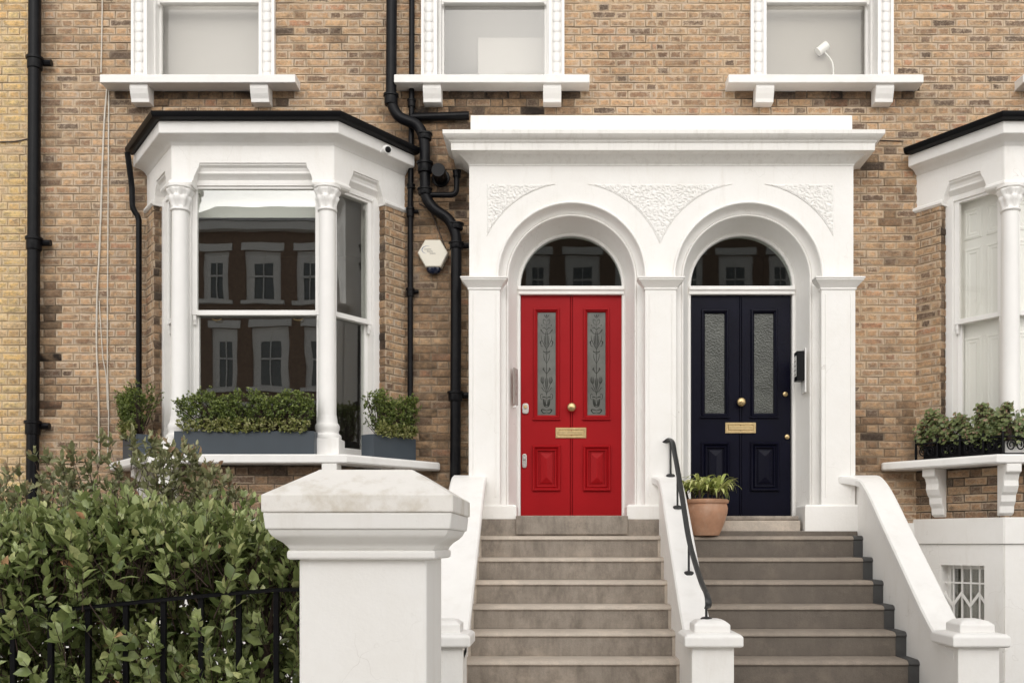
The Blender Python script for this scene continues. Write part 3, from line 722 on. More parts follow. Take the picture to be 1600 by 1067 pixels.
bayR = bay(houseR, BAYC[1], 90, True)
# dim room behind the left bay
cx = BAYC[0]
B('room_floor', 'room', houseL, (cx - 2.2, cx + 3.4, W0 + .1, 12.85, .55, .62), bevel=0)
#@@PORCH
# ------------------------------------------------------------------ the shared porch
YP = 9.1; XR, XN = .136, 1.75; SPR = 2.439
FP = Frame(0, YP, 1, 0)
porch = empty('porch', (.955, YP, .227), 'white stucco double arched porch with cornice shared by both front doors', 'porch')
def arch_path(cx, r, zb, n=40):
    return [(cx - r, zb)] + [(cx - r * math.cos(math.pi * k / n), SPR + r * math.sin(math.pi * k / n)) for k in range(n + 1)] + [(cx + r, zb)]
FLOOR = .227
def wall_strip(m, r, y, z1):       # front sheet of the porch with two arched openings
    xs = [PX0]
    for c in (XR, XN):
        xs += [c - r * math.cos(math.pi * k / 40) for k in range(41)]
    xs.append(PX1)
    def top(x):
        for c in (XR, XN):
            if abs(x - c) < r - 1e-6: return SPR + math.sqrt(r * r - (x - c) ** 2)
        return None
    for a, b in zip(xs, xs[1:]):
        mid = top((a + b) / 2)
        if mid is None: za = zb = FLOOR
        else: za = top(a) or SPR; zb = top(b) or SPR
        m.add([(a, y, za), (b, y, zb), (b, y, z1), (a, y, z1)], [(0, 1, 2, 3)])
m = MB(); wall_strip(m, .691, YP, 3.47)
for x in (PX0, PX1): m.add([(x, YP, FLOOR), (x, W0, FLOOR), (x, W0, 3.47), (x, YP, 3.47)], [(0, 1, 2, 3)])
m.build('porch_wall', 'white', porch, recalc=False)
for c in (XR, XN):
    prof = [(.700, 9.099), (.692, 9.099), (.690, 9.086), (.684, 9.079), (.674, 9.078), (.667, 9.084), (.664, 9.094), (.660, 9.110), (.654, 9.130), (.644, 9.150), (.630, 9.166), (.614, 9.176), (.604, 9.180), (.604, 9.190), (.600, 9.180), (.594, 9.174), (.586, 9.175), (.580, 9.183), (.577, 9.196), (.566, 9.25), (.546, 9.32), (.522, 9.385), (.514, 9.405), (.514, 9.412), (.508, 9.42), (.506, 9.60), (.700, 9.60)]
    m = MB()
    loops = []
    for r_, y in prof: loops.append([(x, y, z) for x, z in arch_path(c, r_, .10)])
    m.loft(loops, False, False)
    m.build('arch_moulding', 'white', porch, smooth=28, recalc=True)
    m = MB(); loops = [[(x, y, z) for x, z in arch_path(c, r_, .10)] for r_, y in ((.508, 9.43), (.500, 9.425), (.486, 9.428), (.480, 9.436), (.479, 9.50), (.56, 9.50))]
    m.loft(loops, False, False); m.build('door_frame', 'white_gloss', porch, smooth=30)
    MB().prism([(9.405, 2.438), (9.405, 2.425), (9.392, 2.418), (9.392, 2.40), (9.41, 2.392), (9.41, 2.362), (9.52, 2.362), (9.52, 2.438)], lambda y, z, x: (x, y, z), c - .50, c + .50).build('transom', 'white_gloss', porch, .002)
path = [(PX0, W0), (PX0, YP), (PX1, YP), (PX1, W0)]
MB().sweep(path, [(-.1, 3.452), (.006, 3.452), (.008, 3.468), (.02, 3.478), (.05, 3.505), (.085, 3.528), (.12, 3.535), (.15, 3.537), (.152, 3.60), (.158, 3.606), (.165, 3.612), (.17, 3.622), (.19, 3.632), (.205, 3.645), (.215, 3.655), (.22, 3.662), (.22, 3.695), (-.1, 3.76)]).build('porch_cornice', 'cornice', porch, .003, smooth=22)
B('parapet', 'white', porch, (X(735, 9.16), X(1332, 9.16), 9.16, W0 - .004, 3.68, 3.944), bevel=.008)
# pilasters with imposts and plinths
for x0, x1 in ((PX0, -.515), (.80, 1.085), (2.40, PX1)):
    p = B('pilaster', 'white', porch, (x0, x1, 9.035, YP + .02, FLOOR + .02, 2.36), bevel=.006)
    ch = MB()
    for u in (x0 + .035, x1 - .045): ch.box(u, u + .010, 9.029, 9.04, FLOOR + .2, 2.27)
    ch.build('bead', 'white', p, .003)
    MB().sweep([(x0, YP + .01), (x0, 9.035), (x1, 9.035), (x1, YP + .01)], [(-.05, 2.305), (.006, 2.305), (.010, 2.318), (.008, 2.326), (.022, 2.340), (.040, 2.362), (.056, 2.378), (.062, 2.384), (.062, 2.394), (.070, 2.398), (.070, 2.412), (-.05, 2.424)], False).build('impost', 'white', p, .002, smooth=25)
    k0, k1, fz_ = {0: (x0, -.395, FLOOR), 1: (.665, 1.215, FLOOR - .12), 2: (2.275, x1, FLOOR - .13)}[[PX0, .80, 2.40].index(x0)]
    MB().sweep([(k0, YP + .25), (k0, 9.035), (k1, 9.035), (k1, YP + .25)], [(-.10, fz_), (.03, fz_), (.03, FLOOR + .115), (.018, FLOOR + .132), (-.10, FLOOR + .132)], False).build('plinth', 'white', p, .004)
# vermiculated spandrel panels
def spandrel(x0, x1, z1, test):
    m = MB(); st = .0075; nx, nz = int((x1 - x0) / st), int(.55 / st); idx = {}
    for i in range(nx + 1):
        for k in range(nz + 1):
            x, z = x0 + i * st, z1 - k * st
            d = test(x, z)
            if d < -.001: continue
            q = noise.noise(Vector((x * 52, z * 80, 2.0))); q2 = noise.noise(Vector((x * 75, z * 110, 7.0)))
            h = .006 if d < .012 else (-.002 if (q > .20 or q2 > .32) else .008)
            if d < .004: h = .0005
            idx[i, k] = len(m.v); m.v.append((x, YP - .0005 - h, z))
    for (i, k), a in idx.items():
        b, c, d = idx.get((i + 1, k)), idx.get((i + 1, k + 1)), idx.get((i, k + 1))
        if None not in (b, c, d): m.f.append((a, d, c, b))
    m.build('spandrel_panel', 'white', porch, smooth=70, recalc=False)
RA = .862; ZS = Z(288, YP)
rr = lambda x, z, c: math.hypot(x - c, z - SPR) - RA
spandrel(X(761, YP), XR, ZS, lambda x, z: min(rr(x, z, XR), ZS - z, x - X(761, YP)) if x < XR and z > SPR else -1)
spandrel(XR, XN, ZS, lambda x, z: min(rr(x, z, XR), rr(x, z, XN), ZS - z) if z > SPR else -1)
spandrel(XN, X(1303, YP), ZS, lambda x, z: min(rr(x, z, XN), ZS - z, X(1303, YP) - x) if x > XN and z > SPR else -1)
# incised line round each panel
def groove(pts):
    m = MB(); m.tube(pts, .0035, 6); m.build('spandrel_bead', 'white', porch, smooth=60)
arc = lambda c, a0, a1: [(c + RA * math.cos(R(a0 + (a1 - a0) * k / 24)), YP - .002, SPR + RA * math.sin(R(a0 + (a1 - a0) * k / 24))) for k in range(25)]
groove(arc(XR, 100, 154)); groove(arc(XR, 21, 80)); groove(arc(XN, 159, 100)); groove(arc(XN, 80, 26))

# ------------------------------------------------------------------ fanlights, halls and doors
FD = Frame(0, 9.46, 1, 0)
def half_disc(c, r, y0, y1):
    pts = [(c - r * math.cos(math.pi * k / 40), SPR - .01 + r * math.sin(math.pi * k / 40)) for k in range(41)]
    return MB().prism(pts, lambda x, z, y: (x, y, z), y0, y1)
for h, c in ((houseL, XR), (houseR, XN)):
    half_disc(c, .484, 9.455, 9.459).build('fanlight', 'fan_glass', h)
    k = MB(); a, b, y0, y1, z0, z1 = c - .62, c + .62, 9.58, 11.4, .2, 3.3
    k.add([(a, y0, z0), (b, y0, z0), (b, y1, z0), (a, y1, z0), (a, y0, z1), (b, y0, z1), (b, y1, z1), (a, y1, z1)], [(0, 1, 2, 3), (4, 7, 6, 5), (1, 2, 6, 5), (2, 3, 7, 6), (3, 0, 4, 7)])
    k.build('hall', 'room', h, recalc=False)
def door(house, mat, pxs, gl, lower, zt, zb, glassmat):
    x0, x1 = [X(p, 9.46) for p in pxs]
    hole = []
    m = MB()
    hx = [(X(a, 9.46), X(b, 9.46), Z(gl[2], 9.46), Z(gl[1], 9.46)) for a, b in gl[0]]
    lx = [(X(a, 9.46), X(b, 9.46), Z(lower[2], 9.46), Z(lower[1], 9.46)) for a, b in lower[0]]
    rs = [(x0, x1, zb, zt)]
    for q in hx + lx: rs = subtract(rs, q)
    xc = (x0 + x1) / 2
    rs = subtract(rs, (xc - .013, xc + .013, zb, zt)) if True else rs
    for (a, b, c, d) in rs: m.add([FD.pt(a, 0, c), FD.pt(b, 0, c), FD.pt(b, 0, d), FD.pt(a, 0, d)], [(0, 1, 2, 3)])
    m.fbox(FD, x0, x1, .03, .05, zb, zt)
    dr = m.build('front_door', mat, house, recalc=False)
    MB().tube([FD.pt(xc, .003, zb), FD.pt(xc, .003, zt)], .0085, 8).build('centre_bead', mat, dr, smooth=60)
    for (a, b, c, d) in hx:
        MB().ring(FD, a, b, c, d, [(0, 0), (0, .015), (.006, .024), (.014, .025), (.020, .014), (.028, .008), (.033, -.006), (.036, -.014), (.036, -.03)]).build('panel_moulding', mat, dr, smooth=20)
        B('pane', glassmat, dr, (a + .03, b - .03, .014, .022, c + .03, d - .03), fr=FD, bevel=0)
    for (a, b, c, d) in hx:     # weather bead under the glazed panel
        B('panel_sill', mat, dr, (a - .012, b + .012, -.022, .0, c - .014, c + .002), fr=FD, bevel=.004)
    for (a, b, c, d) in lx:
        w = (b - a) / 2
        MB().ring(FD, a, b, c, d, [(0, 0), (0, .018), (.008, .027), (.018, .026), (.024, .010), (.034, .002), (.040, .013), (.050, .012), (.056, -.008), (.070, -.008), (.074, .002), (w * .96, .024)], True).build('raised_panel', mat, dr, smooth=12)
    return dr, xc, hx
doorR, xr, hxr = door(houseL, 'red', (814, 971.5), (((834, 874), (912, 952)), 482, 654), (((832, 875.5), (911, 954)), 695.6, 767), 2.36, .268, 'etched')
doorN, xn, hxn = door(houseR, 'navy', (1080, 1234.5), (((1096, 1138), (1173, 1214.5)), 484, 651), (((1095.6, 1140), (1172.5, 1217)), 691, 767), 2.36, .268, 'obscure')
def ribbon(m, pts, w, x, z, sx):
    pts = [Vector((p[0] * sx, p[1], 0)) for p in spline([(a, b, 0) for a, b in pts], 4)]
    L_, R_ = [], []
    for i, p in enumerate(pts):
        t = (pts[min(i + 1, len(pts) - 1)] - pts[max(i - 1, 0)]); t = t.normalized() if t.length else Vector((0, 1, 0))
        nrm = Vector((-t.y, t.x, 0)) * w * (.35 + .65 * math.sin(math.pi * min(1, max(0, i / (len(pts) - 1))))) / 2
        L_.append((x + p.x + nrm.x, 9.4725, z + p.y + nrm.y)); R_.append((x + p.x - nrm.x, 9.4725, z + p.y - nrm.y))
    m.loft([L_, R_], False, False)
for (a, b, c, d) in hxr:
    m = MB(); x, z0, H = (a + b) / 2, c + .04, d - c - .08
    for sx in (1, -1):
        cur = [([(.0, .12), (.001, .4), (.0, .93)], .006),
               ([(.0, .02), (.03, .015), (.05, .045), (.03, .05), (.0, .04)], .018), ([(.0, .075), (.022, .09), (.03, .14), (.028, .155)], .02), ([(.0, .09), (.012, .1), (.016, .15)], .026),
               ([(.028, .155), (.05, .15), (.058, .19), (.042, .205), (.038, .185)], .008), ([(0, .165), (.03, .175), (.04, .165)], .016),
               ([(.0, .19), (.012, .24), (.032, .29), (.036, .33)], .008), ([(.036, .30), (.052, .33), (.05, .37)], .014), ([(.034, .30), (.026, .33), (.03, .37)], .012), ([(.04, .31), (.041, .34), (.042, .375)], .012),
               ([(.0, .22), (.026, .235), (.045, .265), (.053, .26)], .009), ([(.006, .25), (.01, .31), (.012, .36)], .012), ([(.0, .40), (.02, .43), (.028, .465)], .010), ([(.028, .43), (.034, .45), (.022, .46)], .014),
               ([(.0, .50), (.022, .55), (.03, .60)], .009), ([(.0, .62), (.024, .615), (.03, .63)], .014), ([(0, .60), (.016, .605)], .012),
               ([(.0, .64), (.02, .68), (.046, .74), (.05, .78)], .009), ([(.006, .65), (.022, .73), (.02, .78)], .010), ([(.05, .69), (.06, .71), (.046, .73)], .018), ([(.03, .67), (.05, .675), (.058, .70)], .010),
               ([(.012, .66), (.011, .74), (.008, .82)], .012), ([(0, .79), (.03, .80), (.055, .84), (.05, .81)], .010), ([(.0, .83), (.02, .855), (.04, .85)], .010), ([(.0, .88), (.028, .90), (.03, .935), (.012, .93), (.014, .915)], .008), ([(.0, .95), (.016, .97), (.024, .985)], .010), ([(.0, .96), (.003, .985)], .010), ([(.04, .87), (.05, .885)], .012)]
        for pts, w in cur: ribbon(m, [(p[0], p[1] * H) for p in pts], w * .6, x, z0, sx)
    m.build('etched_pattern', 'etch_line', doorR, recalc=False)
def hardware(dr, knob, box, items):
    MB().disc(FD, X(knob[0], 9.46), 0, Z(knob[1], 9.46), .043, .075, 24, 1.0).build('door_knob', 'brass', dr, smooth=50)
    a, b, c, d = X(box[0], 9.46), X(box[1], 9.46), Z(box[3], 9.46), Z(box[2], 9.46)
    lb = MB().ring(FD, a, b, c, d, [(0, 0), (0, .006), (.003, .009), (.022, .009), (.024, .004), (.030, .004), (.032, .010)], True).build('letterbox', 'brass', dr, .001)
    for kind, x, y, w, h in items:
        if kind == 'round': MB().disc(FD, X(x, 9.46), 0, Z(y, 9.46), w, .02, 18, 1.0).build('lock', 'brass', dr, smooth=50)
        else:
            u, z = X(x, 9.46), Z(y, 9.46)
            l = MB(); n = 14
            out = [(u + w * .5 * math.copysign(abs(math.cos(t)) ** .5, math.cos(t)), z + h * .5 * math.copysign(abs(math.sin(t)) ** .5, math.sin(t))) for t in (2 * math.pi * i / n for i in range(n))]
            l.prism(out, lambda a_, b_, dd: FD.pt(a_, dd, b_), .0, -.018)
            l = l.build('lock', 'chrome', dr, .004)
            MB().disc(FD, u, -.018, z + h * .15, w * .28, .012, 14).build('cylinder', 'brass' if kind == 'yale' else 'chrome', l, .002)
hardware(doorR, (893, 637), (868, 916, 668, 684.5), [('yale', 821, 638.5, .062, .10), ('pull', 819.5, 720, .045, .135)])
hardware(doorN, (1157, 629), (1133, 1181, 660, 677), [('round', 1226.5, 616, .024, 0), ('round', 1229.5, 682.5, .024, 0)])

# ------------------------------------------------------------------ steps
RIS, TRD, ST_Y, ST_Z = .189, .276, 8.85, .074
def step_profile(y0, z0, yb, h):
    pts = [(yb, z0 - h), (y0 + .012, z0 - h), (y0 + .012, z0 - .044), (y0 + .004, z0 - .040)]
    for k in range(9):
        a = math.pi * .5 * k / 8; pts.append((y0 + .060 - .060 * math.cos(a), z0 - .032 + .032 * math.sin(a)))
    pts.append((yb, z0 + .001)); return pts
def flight(root, x0, x1, mat, edge=None):
    for k in range(9):
        y0, z0 = ST_Y - TRD * k, ST_Z - RIS * k
        yb = 9.02 if k == 0 else y0 + TRD + .05
        h = RIS - .003 if k < 8 else z0 - G
        m = MB().prism(step_profile(y0, z0, yb, h), lambda y, z, x: (x, y, z), x0 + .001 * (k % 2), x1 - .001 * (k % 2))
        # slight wear
        random.seed(k); m.v = [(x, y + .002 * noise.noise(Vector((x * 3, k, 0))), z) for x, y, z in m.v]
        st = m.build('step', mat, root, smooth=40)
        st.data.materials.append(M['step_edge' if mat == 'step' else 'tread_dark'])
        for f_ in st.data.polygons:
            if f_.normal.z > .12: f_.material_index = 1  # upward-facing tread and nosing faces take the lighter tone
        if edge:
            for a, b in edge[1]:
                MB().prism([(y - (.006 if y < yb - .01 else 0), z + (.004 if z > z0 - .1 else 0)) for y, z in step_profile(y0, z0, yb, h)], lambda y, z, x: (x, y, z), a, b).build('edge_strip', edge[0], st, smooth=40)
    # solid core below the treads
    m = MB().prism([(9.02, ST_Z - RIS - .01)] + [q for k in range(1, 9) for q in ((ST_Y - TRD * k + TRD + .04, ST_Z - RIS * k - .01), (ST_Y - TRD * k + TRD + .04, ST_Z - RIS * (k + 1) - .01))] + [(9.02, ST_Z - RIS * 9 - .01)], lambda y, z, x: (x, y, z), x0 + .01, x1 - .01)
    m.build('core', mat, root)
stepsR = empty('stone_steps', (XR, 7.7, G), 'pale worn stone steps leading up to the red front door', 'steps', 'front door steps')
flight(stepsR, -.672, .900, 'step', ('step_edge', ((-.70, -.671), (.899, .926))))
B('landing', 'step', stepsR, (-.70, .926, 8.985, 9.5, ST_Z - .1, FLOOR), bevel=.008)
B('threshold', 'step', stepsR, (X(806, 8.97), X(981, 8.97), 8.965, 9.62, FLOOR - .14, .258), bevel=.008)
stepsN = empty('stone_steps', (XN, 7.7, G), 'brown painted steps with dark grey edge leading up to the navy front door', 'steps', 'front door steps')
flight(stepsN, 1.10, 2.64, 'step_dark', ('string', ((2.639, 2.725),)))
B('landing', 'step_dark', stepsN, (1.10, 2.72, 9.0, 9.5, ST_Z - .1, .12), bevel=.008)
B('threshold', 'step_edge', stepsN, (X(1110, 9.1), X(1249, 9.1), 9.06, 9.5, .10, .215), bevel=.006)
MB().prism([(9.40, .21), (9.09, .21)] + [(9.10 - .02 * math.sin(a), .235 - .024 * math.cos(a)) for a in (math.pi * k / 8 for k in range(9))] + [(9.62, .262), (9.62, .21)], lambda y, z, x: (x, y, z), X(1118, 9.1), X(1247, 9.1)).build('door_sill', 'step', stepsN, smooth=40)
for x0, x1 in ((.81, 1.075), (2.41, 2.70)): B('pad', 'white', stepsN if x0 > 2 else stepsR, (x0, x1, 9.02, 9.4, ST_Z - .1, FLOOR - .001), bevel=.003)

# ------------------------------------------------------------------ raking walls with newels
PROF = [(9.12, .632), (9.02, .615), (8.92, .580), (8.80, .52), (8.62, .405), (8.24, .125), (7.75, -.23), (7.36, -.51), (7.14, -.64), (6.97, -.695), (6.80, -.72)]
def stair_wall(label, x0, x1, ov0, ov1, nx0, nx1, flare=0):
    w = empty('stair_wall', ((x0 + x1) / 2, 7.8, G), label, 'wall', 'white walls beside the steps')
    P = [(p.x, p.y) for p in spline([(a, b, 0) for a, b in PROF], 5)]
    body = [(a, b - .05) for a, b in P] + [(6.80, G), (9.12, G)]
    MB().prism(body, lambda y, z, x: (x, y, z), x0, x1).build('wall_body', 'white', w, .004)
    m = MB(); loops = []
    for i, (y, z) in enumerate(P):
        ty, tz = P[min(i + 1, len(P) - 1)][0] - P[max(i - 1, 0)][0], P[min(i + 1, len(P) - 1)][1] - P[max(i - 1, 0)][1]
        l = math.hypot(ty, tz); ny, nz = tz / l, -ty / l
        a, b = x0 - ov0 - flare * min(1, max(0, (y - 8.88) / .14)) ** 2, x1 + ov1; t = .065; c = .012
        loops.append([(xx, y - ny * dd, z - nz * dd) for xx, dd in ((a, t), (a, c), (a + c, 0), (b - c, 0), (b, c), (b, t))])
    # rounded drop at the top end
    y, z = P[0]
    m.loft(loops).build('coping', 'coping', w, smooth=35)
    n = B('newel', 'white', w, (nx0, nx1, 6.73, 7.02, G, -.69), bevel=.006)
    o = .055; cxn, cyn = (nx0 + nx1) / 2, 6.875
    c = MB(); h0 = (nx1 - nx0) / 2
    sq = lambda hw, hd, z: [(cxn - hw, cyn - hd, z), (cxn + hw, cyn - hd, z), (cxn + hw, cyn + hd, z), (cxn - hw, cyn + hd, z)]
    c.loft([sq(h0 + .035, .18, -.695), sq(h0 + o, .20, -.685), sq(h0 + o, .20, -.622), sq(h0 + .035, .18, -.606), sq(h0 - .02, .125, -.598)])
    cap = c.build('newel_cap', 'coping', n, .008)
    c = MB(); c.loft([sq(h0 - .02, .125, -.600), sq(h0 - .02, .125, -.545), sq(h0 - .05, .09, -.522), sq(h0 - .09, .05, -.512)]); c.build('cap_top', 'coping', n, .008)
    return w
stair_wall('white raking wall beside the pale steps, partly hidden by the big gate pier', -.92, -.69, .03, .055, -.93, -.635)
stair_wall('white raking wall between the two flights, with iron handrail on top', .922, 1.11, .012, .012, .912, 1.198, .05)
stair_wall('white raking wall with swept coping beside the brown painted steps', 2.722, 2.925, .014, .014, 2.712, 2.992, .15)
#@@DETAILS
# ------------------------------------------------------------------ handrail
hr = empty('handrail', (1.03, 7.9, .0), 'black iron handrail on the wall between the two flights', 'handrail')
rail = spline([(.945, 9.07, .905), (.985, 9.04, .925), (1.02, 8.97, .945), (1.03, 8.84, .90), (1.03, 8.71, .80), (1.03, 8.5, .645), (1.03, 8.15, .36), (1.03, 7.77, .045), (1.03, 7.4, -.145), (1.03, 7.05, -.285), (1.03, 6.86, -.335), (1.03, 6.78, -.372), (1.03, 6.765, -.41), (1.03, 6.80, -.43)], 6)
MB().tube(rail, .011, 10, rx=.026).build('rail', 'iron', hr, smooth=60)
MB().disc(FP, .945, -.02 + 0.0, .905, .042, .035, 20, 1.0).build('wall_rosette', 'iron', hr, smooth=50)
for y, zb, zt in ((9.02, .62, .94), (8.5, .315, .64), (7.77, -.225, .04), (6.86, -.515, -.335)):
    p = MB().tube([(1.03, y, zb - .01), (1.03, y, zt)], .009, 8).build('post', 'iron', hr, smooth=60)
    MB().lathe([(.040, zb - .016), (.040, zb + .006), (.03, zb + .014), (.012, zb + .018)], 1.03, y, 18).build('base_plate', 'iron', p, smooth=40)

# ------------------------------------------------------------------ gate pier
PY, PXa, PXb = 3.60, -.933, -.470
pier = empty('gate_pier', ((PXa + PXb) / 2, PY + .23, G), 'big square white gate pier with a weathered pyramid cap', 'gate pier')
pc, pcy = (PXa + PXb) / 2, PY + .2315
sq = lambda h, z: [(pc - h, pcy - h, z), (pc + h, pcy - h, z), (pc + h, pcy + h, z), (pc - h, pcy + h, z)]
def subdiv(o, n=3):
    md = o.modifiers.new('sub', 'SUBSURF'); md.subdivision_type = 'SIMPLE'; md.levels = n; md.render_levels = n; return o
def rough(o, strength, size):
    t = bpy.data.textures.new('rough', 'CLOUDS'); t.noise_scale = size; t.noise_depth = 3
    md = o.modifiers.new('disp', 'DISPLACE'); md.texture = t; md.strength = strength; md.mid_level = .5; md.texture_coords = 'GLOBAL'
MB().loft([sq(.2315, G), sq(.2315, -.05)]).build('shaft', 'white', pier, .012)
o = MB().loft([sq(.20, -.055), sq(.255, -.055), sq(.266, -.050), sq(.266, -.026), sq(.258, -.022)]).build('astragal', 'white', pier, .006)
MB().loft([sq(.250, -.026), sq(.256, -.022), sq(.262, -.010), sq(.276, .006), sq(.296, .020), sq(.310, .034), sq(.316, .046), sq(.318, .052)]).build('cyma', 'white', pier, smooth=50)
MB().loft([sq(.20, .053), sq(.326, .053), sq(.333, .112), sq(.20, .112)]).build('fascia', 'white', pier, .006)
o = MB().loft([sq(.20, .1125), sq(.338, .1125), sq(.338, .172), sq(.336, .175), sq(.178, .270), sq(.17, .274)]).build('pyramid_cap', 'white_worn', pier, .006)

# ------------------------------------------------------------------ railings on their low wall
RY = 3.83
rl = empty('railing', (-2.0, RY, -1.1), 'black iron railing in front of the leafy hedge', 'railing')
def railz(x):
    px = VX + F * x / RY
    return Z(919 + (30 * min(1, max(0, (450 - px) / 330)) ** 1.15 if px < 450 else 0) + max(0, (120 - px) * .03), RY)
xs = [-3.4 + i * (-.93 + 3.4) / 30 for i in range(31)]
loops = []
for x in xs:
    z = railz(x); loops.append([(x, RY - .022, z - .010), (x, RY - .022, z), (x, RY - .012, z + .005), (x, RY + .012, z + .005), (x, RY + .022, z), (x, RY + .022, z - .010)])
MB().loft(loops).build('top_rail', 'black', rl, smooth=40)
B('bottom_rail', 'black', rl, (-3.4, -.93, RY - .018, RY + .018, -1.0, -.985))
x = X(432, RY)
while x > -3.4:
    MB().box(x - .010, x + .010, RY - .010, RY + .010, -1.12, railz(x) - .008).build('bar', 'black', rl, .002); x -= .1445
tag(B('boundary_wall', 'white_worn', None, (-3.45, -.94, RY - .14, RY + .14, G - .05, -1.1), bevel=.02), 'low white garden wall carrying the black iron railing', 'wall')

# ------------------------------------------------------------------ foliage tools
def leaf_geo(L, w, fold, curl, tipw=.72):
    vs = [(0, 0, 0), (-w * .85, L * .3, fold * w), (0, L * .3, 0), (w * .85, L * .3, fold * w), (-w * tipw, L * .65, fold * w - curl * L * .3), (0, L * .65, -curl * L * .3), (w * tipw, L * .65, fold * w - curl * L * .3), (0, L, -curl * L)]
    return vs, [(0, 2, 1), (0, 3, 2), (1, 2, 5, 4), (2, 3, 6, 5), (4, 5, 7), (5, 6, 7)]
def leaf_matrix(p, d, up):
    y = d.normalized(); z = (up - y * up.dot(y))
    z = z.normalized() if z.length > 1e-4 else y.orthogonal().normalized()
    x = y.cross(z); return Matrix(((x.x, y.x, z.x, p.x), (x.y, y.y, z.y, p.y), (x.z, y.z, z.z, p.z), (0, 0, 0, 1)))
def rv(rnd): 
    while 1:
        v = Vector((rnd.uniform(-1, 1), rnd.uniform(-1, 1), rnd.uniform(-1, 1)))
        if .05 < v.length < 1: return v.normalized()
class Foliage:
    def __init__(s): s.items = []
    def shoot(s, rnd, p, d, n, length, L, w, spread=1.0, tipc=None):
        side = rv(rnd); side = (side - d * side.dot(d)).normalized(); other = d.cross(side)
        for i in range(n):
            t = (i + 1) / n; q = p + d * length * t
            for sg in (1, -1):
                ax = side if i % 2 else other
                dr = (ax * sg * spread * (1.1 - .75 * t) + d * (.35 + .9 * t) + rv(rnd) * .28)
                if rnd.random() < .06: continue
                k = (.55 + .8 * rnd.random()) * (1 - .35 * t * t)
                hue = min(.9, max(0, rnd.gauss(.34 + .28 * t, .24)))
                if rnd.random() < .012: hue = rnd.uniform(.92, 1)
                if tipc and t > .8: hue = tipc + rnd.random() * (1 - tipc)
                s.items.append((q, dr, d + rv(rnd) * .35, L * k, w * k, hue))
        return p + d * length
    def bulk(s, rnd, items, name, mat, parent, fold=.3, curl=.12):
        m = MB(); m.c = []
        for (p, d, up, L, w, h) in items:
            vs, fs = leaf_geo(L, w, fold * rnd.uniform(.4, 1.5), curl * rnd.uniform(-.3, 2))
            mt = leaf_matrix(p, d, up); m.add([mt @ Vector(v) for v in vs], fs); m.c.extend([(h, 0, 0)] * 8)
        o = m.build(name, mat, parent, recalc=False, kind='stuff', smooth=80); return o

# ------------------------------------------------------------------ the hedge behind the railing
rnd = random.Random(5)
hedge = empty('hedge', (-2.0, 4.25, G), 'dense evergreen hedge growing over the black iron railing', 'hedge')
fo = Foliage(); stems = MB()
def hedge_top(x): return .125 + .075 * noise.noise(Vector((x * 2.6, 1.7, 0))) + .04 * noise.noise(Vector((x * 7, 3, 0))) - max(0, (x + 1.55)) * .10
for i in range(3900):
    x = rnd.uniform(-3.3, -.72); y = 3.80 + (abs(rnd.gauss(0, .33)) if rnd.random() < .55 else rnd.uniform(.1, 1.0))
    if y > 4.9: continue
    if x > -.98 and y < 4.15: continue
    tp = hedge_top(x) - max(0, 3.98 - y) * 1.1
    z = rnd.uniform(-.95, tp - .10) if rnd.random() < .62 else tp - .10 - abs(rnd.gauss(0, .10))
    fr_ = max(0, (4.15 - y)) * 2.2
    if x > -1.75 and y < 4.0 and -.36 < z < -.14 and rnd.random() < .7: continue
    if y < 3.92 and z < -.2 and rnd.random() < .35: continue
    if rnd.random() < .10 and z < tp - .4: continue
    d = Vector((rnd.gauss(0, .35), -fr_ * rnd.uniform(.2, 1.3) * (1 if z < tp - .25 else .35), .55 + rnd.random() * (1.0 if z > tp - .3 else .6) )).normalized()
    ln = rnd.uniform(.09, .17); n = rnd.choice((3, 4, 4, 5))
    p = Vector((x, y, z)); bigger = 1.0 + (.18 if y < 3.9 else 0)
    e = fo.shoot(rnd, p, d, n, ln, rnd.uniform(.052, .074) * bigger, rnd.uniform(.0150, .0215) * bigger, 1.0)
    stems.tube([p - d * .06, p, e], [.0025, .002, .001], 4)
for i in range(1300):     # shaded inner growth that closes the view through the hedge
    p = Vector((rnd.uniform(-3.3, -.75), rnd.uniform(4.12, 4.9), rnd.uniform(-.95, -.02)))
    d = Vector((rnd.gauss(0, .5), rnd.gauss(-.2, .4), .7)).normalized(); fo.shoot(rnd, p, d, 4, .13, .070, .023, 1.0)
for i in range(46):     # taller leading shoots that break the outline
    x = rnd.uniform(-3.2, -1.0); y = rnd.uniform(3.95, 4.7); z = hedge_top(x) - .12
    d = Vector((rnd.gauss(0, .15), rnd.gauss(0, .12), 1)).normalized(); ln = rnd.uniform(.14, .24)
    e = fo.shoot(rnd, Vector((x, y, z)), d, 6, ln, .052, .014, .85); stems.tube([Vector((x, y, z)) - d * .15, e], [.005, .002], 5)
for i in range(12):
    x = -3.2 + i * .21; y = rnd.uniform(4.0, 4.6); b = Vector((x, y, G)); t = Vector((x + rnd.gauss(0, .15), y + rnd.gauss(0, .12), hedge_top(x) - .15))
    stems.tube(spline([b, b.lerp(t, .4) + rv(rnd) * .05, t], 4), .012, 6)
stems.build('stems', 'wood', hedge, recalc=False, smooth=60)
it = fo.items
def score(i):
    p = i[0]; px, py = proj(p.x, p.y, p.z); return p.y + (10 if not (5 < px < 462 and 750 < py < 1060) else 0)
it.sort(key=score)
big, rest = it[:300], it[300:]
LV = []
for k in range(6):
    r2 = random.Random(k); vs, fs = leaf_geo(1, .27 + .02 * k, .3 * r2.uniform(.4, 1.4), .12 * r2.uniform(-.3, 2))
    me = bpy.data.meshes.new('leaf'); me.from_pydata(vs, [], fs); me.materials.append(M['hedge_leaf_single']); me.shade_smooth(); LV.append(me)
